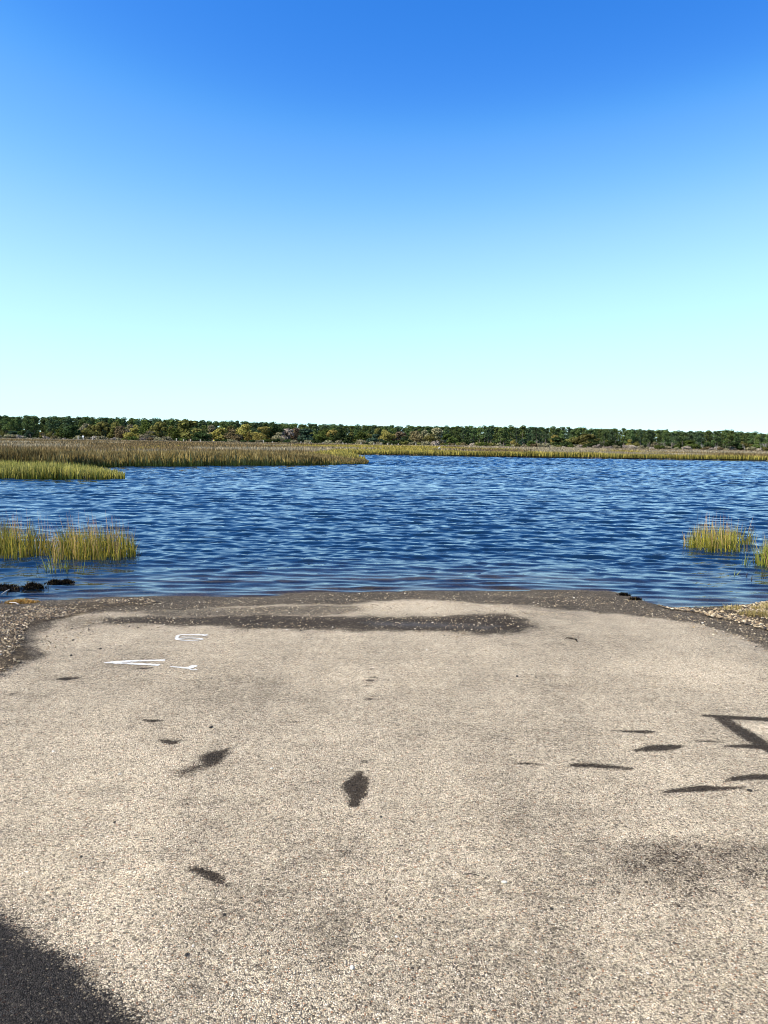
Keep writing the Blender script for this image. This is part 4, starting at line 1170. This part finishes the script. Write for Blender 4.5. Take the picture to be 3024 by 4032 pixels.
# ------------------------------------------------------------------ posts, markers and bird along the far marsh edge
posts = [(308, 1723, 6), (365, 1723, 6), (695, 1733, 8), (723, 1734, 6), (750, 1735, 6), (789, 1736, 6), (1037, 1741, 8), (1073, 1742, 4), (1185, 1745, 7), (1218, 1746, 4), (1226, 1746, 4), (1272, 1746, 5), (1350, 1747, 5), (1362, 1748, 4), (1421, 1750, 8), (1472, 1750, 7), (1500, 1750, 7), (1526, 1751, 6), (1543, 1751, 4), (1568, 1752, 6), (1637, 1754, 8), (1715, 1756, 5), (1758, 1757, 5), (1794, 1757, 6)]
ords = ['first', 'second', 'third', 'fourth', 'fifth', 'sixth', 'seventh', 'eighth', 'ninth', 'tenth', 'eleventh', 'twelfth', 'thirteenth', 'fourteenth', 'fifteenth', 'sixteenth', 'seventeenth', 'eighteenth', 'nineteenth', 'twentieth', 'twenty-first', 'twenty-second', 'twenty-third', 'twenty-fourth']
def post(px, base_py, hpx, label, cap=None, group='posts along the far marsh edge'):
    Y = 305; p0 = at_dist(px, base_py, Y); top = p0[2] + hpx / FPX * Y
    e = tag(empty('marsh_post', (p0[0], Y, 0)), label, 'post', group)
    w = .20
    V = [(-w, -w, 0), (w, -w, 0), (w, w, 0), (-w, w, 0), (-w * .9, -w * .9, top - .06), (w * .9, -w * .9, top - .06), (w * .9, w * .9, top - .06), (-w * .9, w * .9, top - .06), (0, 0, top)]
    F = [(0, 1, 5, 4), (1, 2, 6, 5), (2, 3, 7, 6), (3, 0, 4, 7), (4, 5, 8), (5, 6, 8), (6, 7, 8), (7, 4, 8), (3, 2, 1, 0)]
    me = bpy.data.meshes.new('shaft'); me.from_pydata(V, [], F); me.update()
    obj('shaft', me, M['post'], e)
    if cap:
        r = cap[1]; n = 14
        V = [(r * math.cos(2 * math.pi * j / n), -w - s, top - r * .2 + r * math.sin(2 * math.pi * j / n)) for s in (.02, .07) for j in range(n)]
        F = [tuple(range(n))[::-1], tuple(range(n, 2 * n))] + [(j, (j + 1) % n, n + (j + 1) % n, n + j) for j in range(n)]
        me = bpy.data.meshes.new('marker_disc'); me.from_pydata(V, [], F); me.update()
        obj('marker_disc', me, cap[0], e)
for (px, py, hp), od in zip(posts, ords):
    post(px, py, hp, od + ' from the left of the pale posts along the far marsh edge')
post(328, 1724, 6, 'bright white round marker on a post at the far marsh edge, left', (M['white'], .42), None)
post(842, 1737, 4, 'yellow round marker on a post below the large spreading oak', (M['yellow'], .32), None)
# small white bird by the creek
bp = at_dist(1725, 1771, 170)
e = tag(empty('white_bird', (bp[0], 170, .12)), 'tiny white bird standing in the marsh beside the narrow creek', 'bird')
segs = [((0, 0, .45), (.12, 0, .50), .02, .13), ((.12, 0, .50), (.34, 0, .58), .13, .07), ((.34, 0, .58), (.42, 0, .74), .05, .035), ((.42, 0, .74), (.40, 0, .90), .035, .03), ((.40, 0, .90), (.48, 0, .95), .04, .04), ((.48, 0, .95), (.60, 0, .93), .02, .004), ((-.12, 0, .40), (0, 0, .45), .01, .03)]
obj('body', limb_mesh('body', segs, 8), M['white'], e)
for s in (-.03, .03): obj('leg', limb_mesh('leg', [((.12, s, 0), (.12, s, .45), .010, .012)], 5), M['twig'], e)
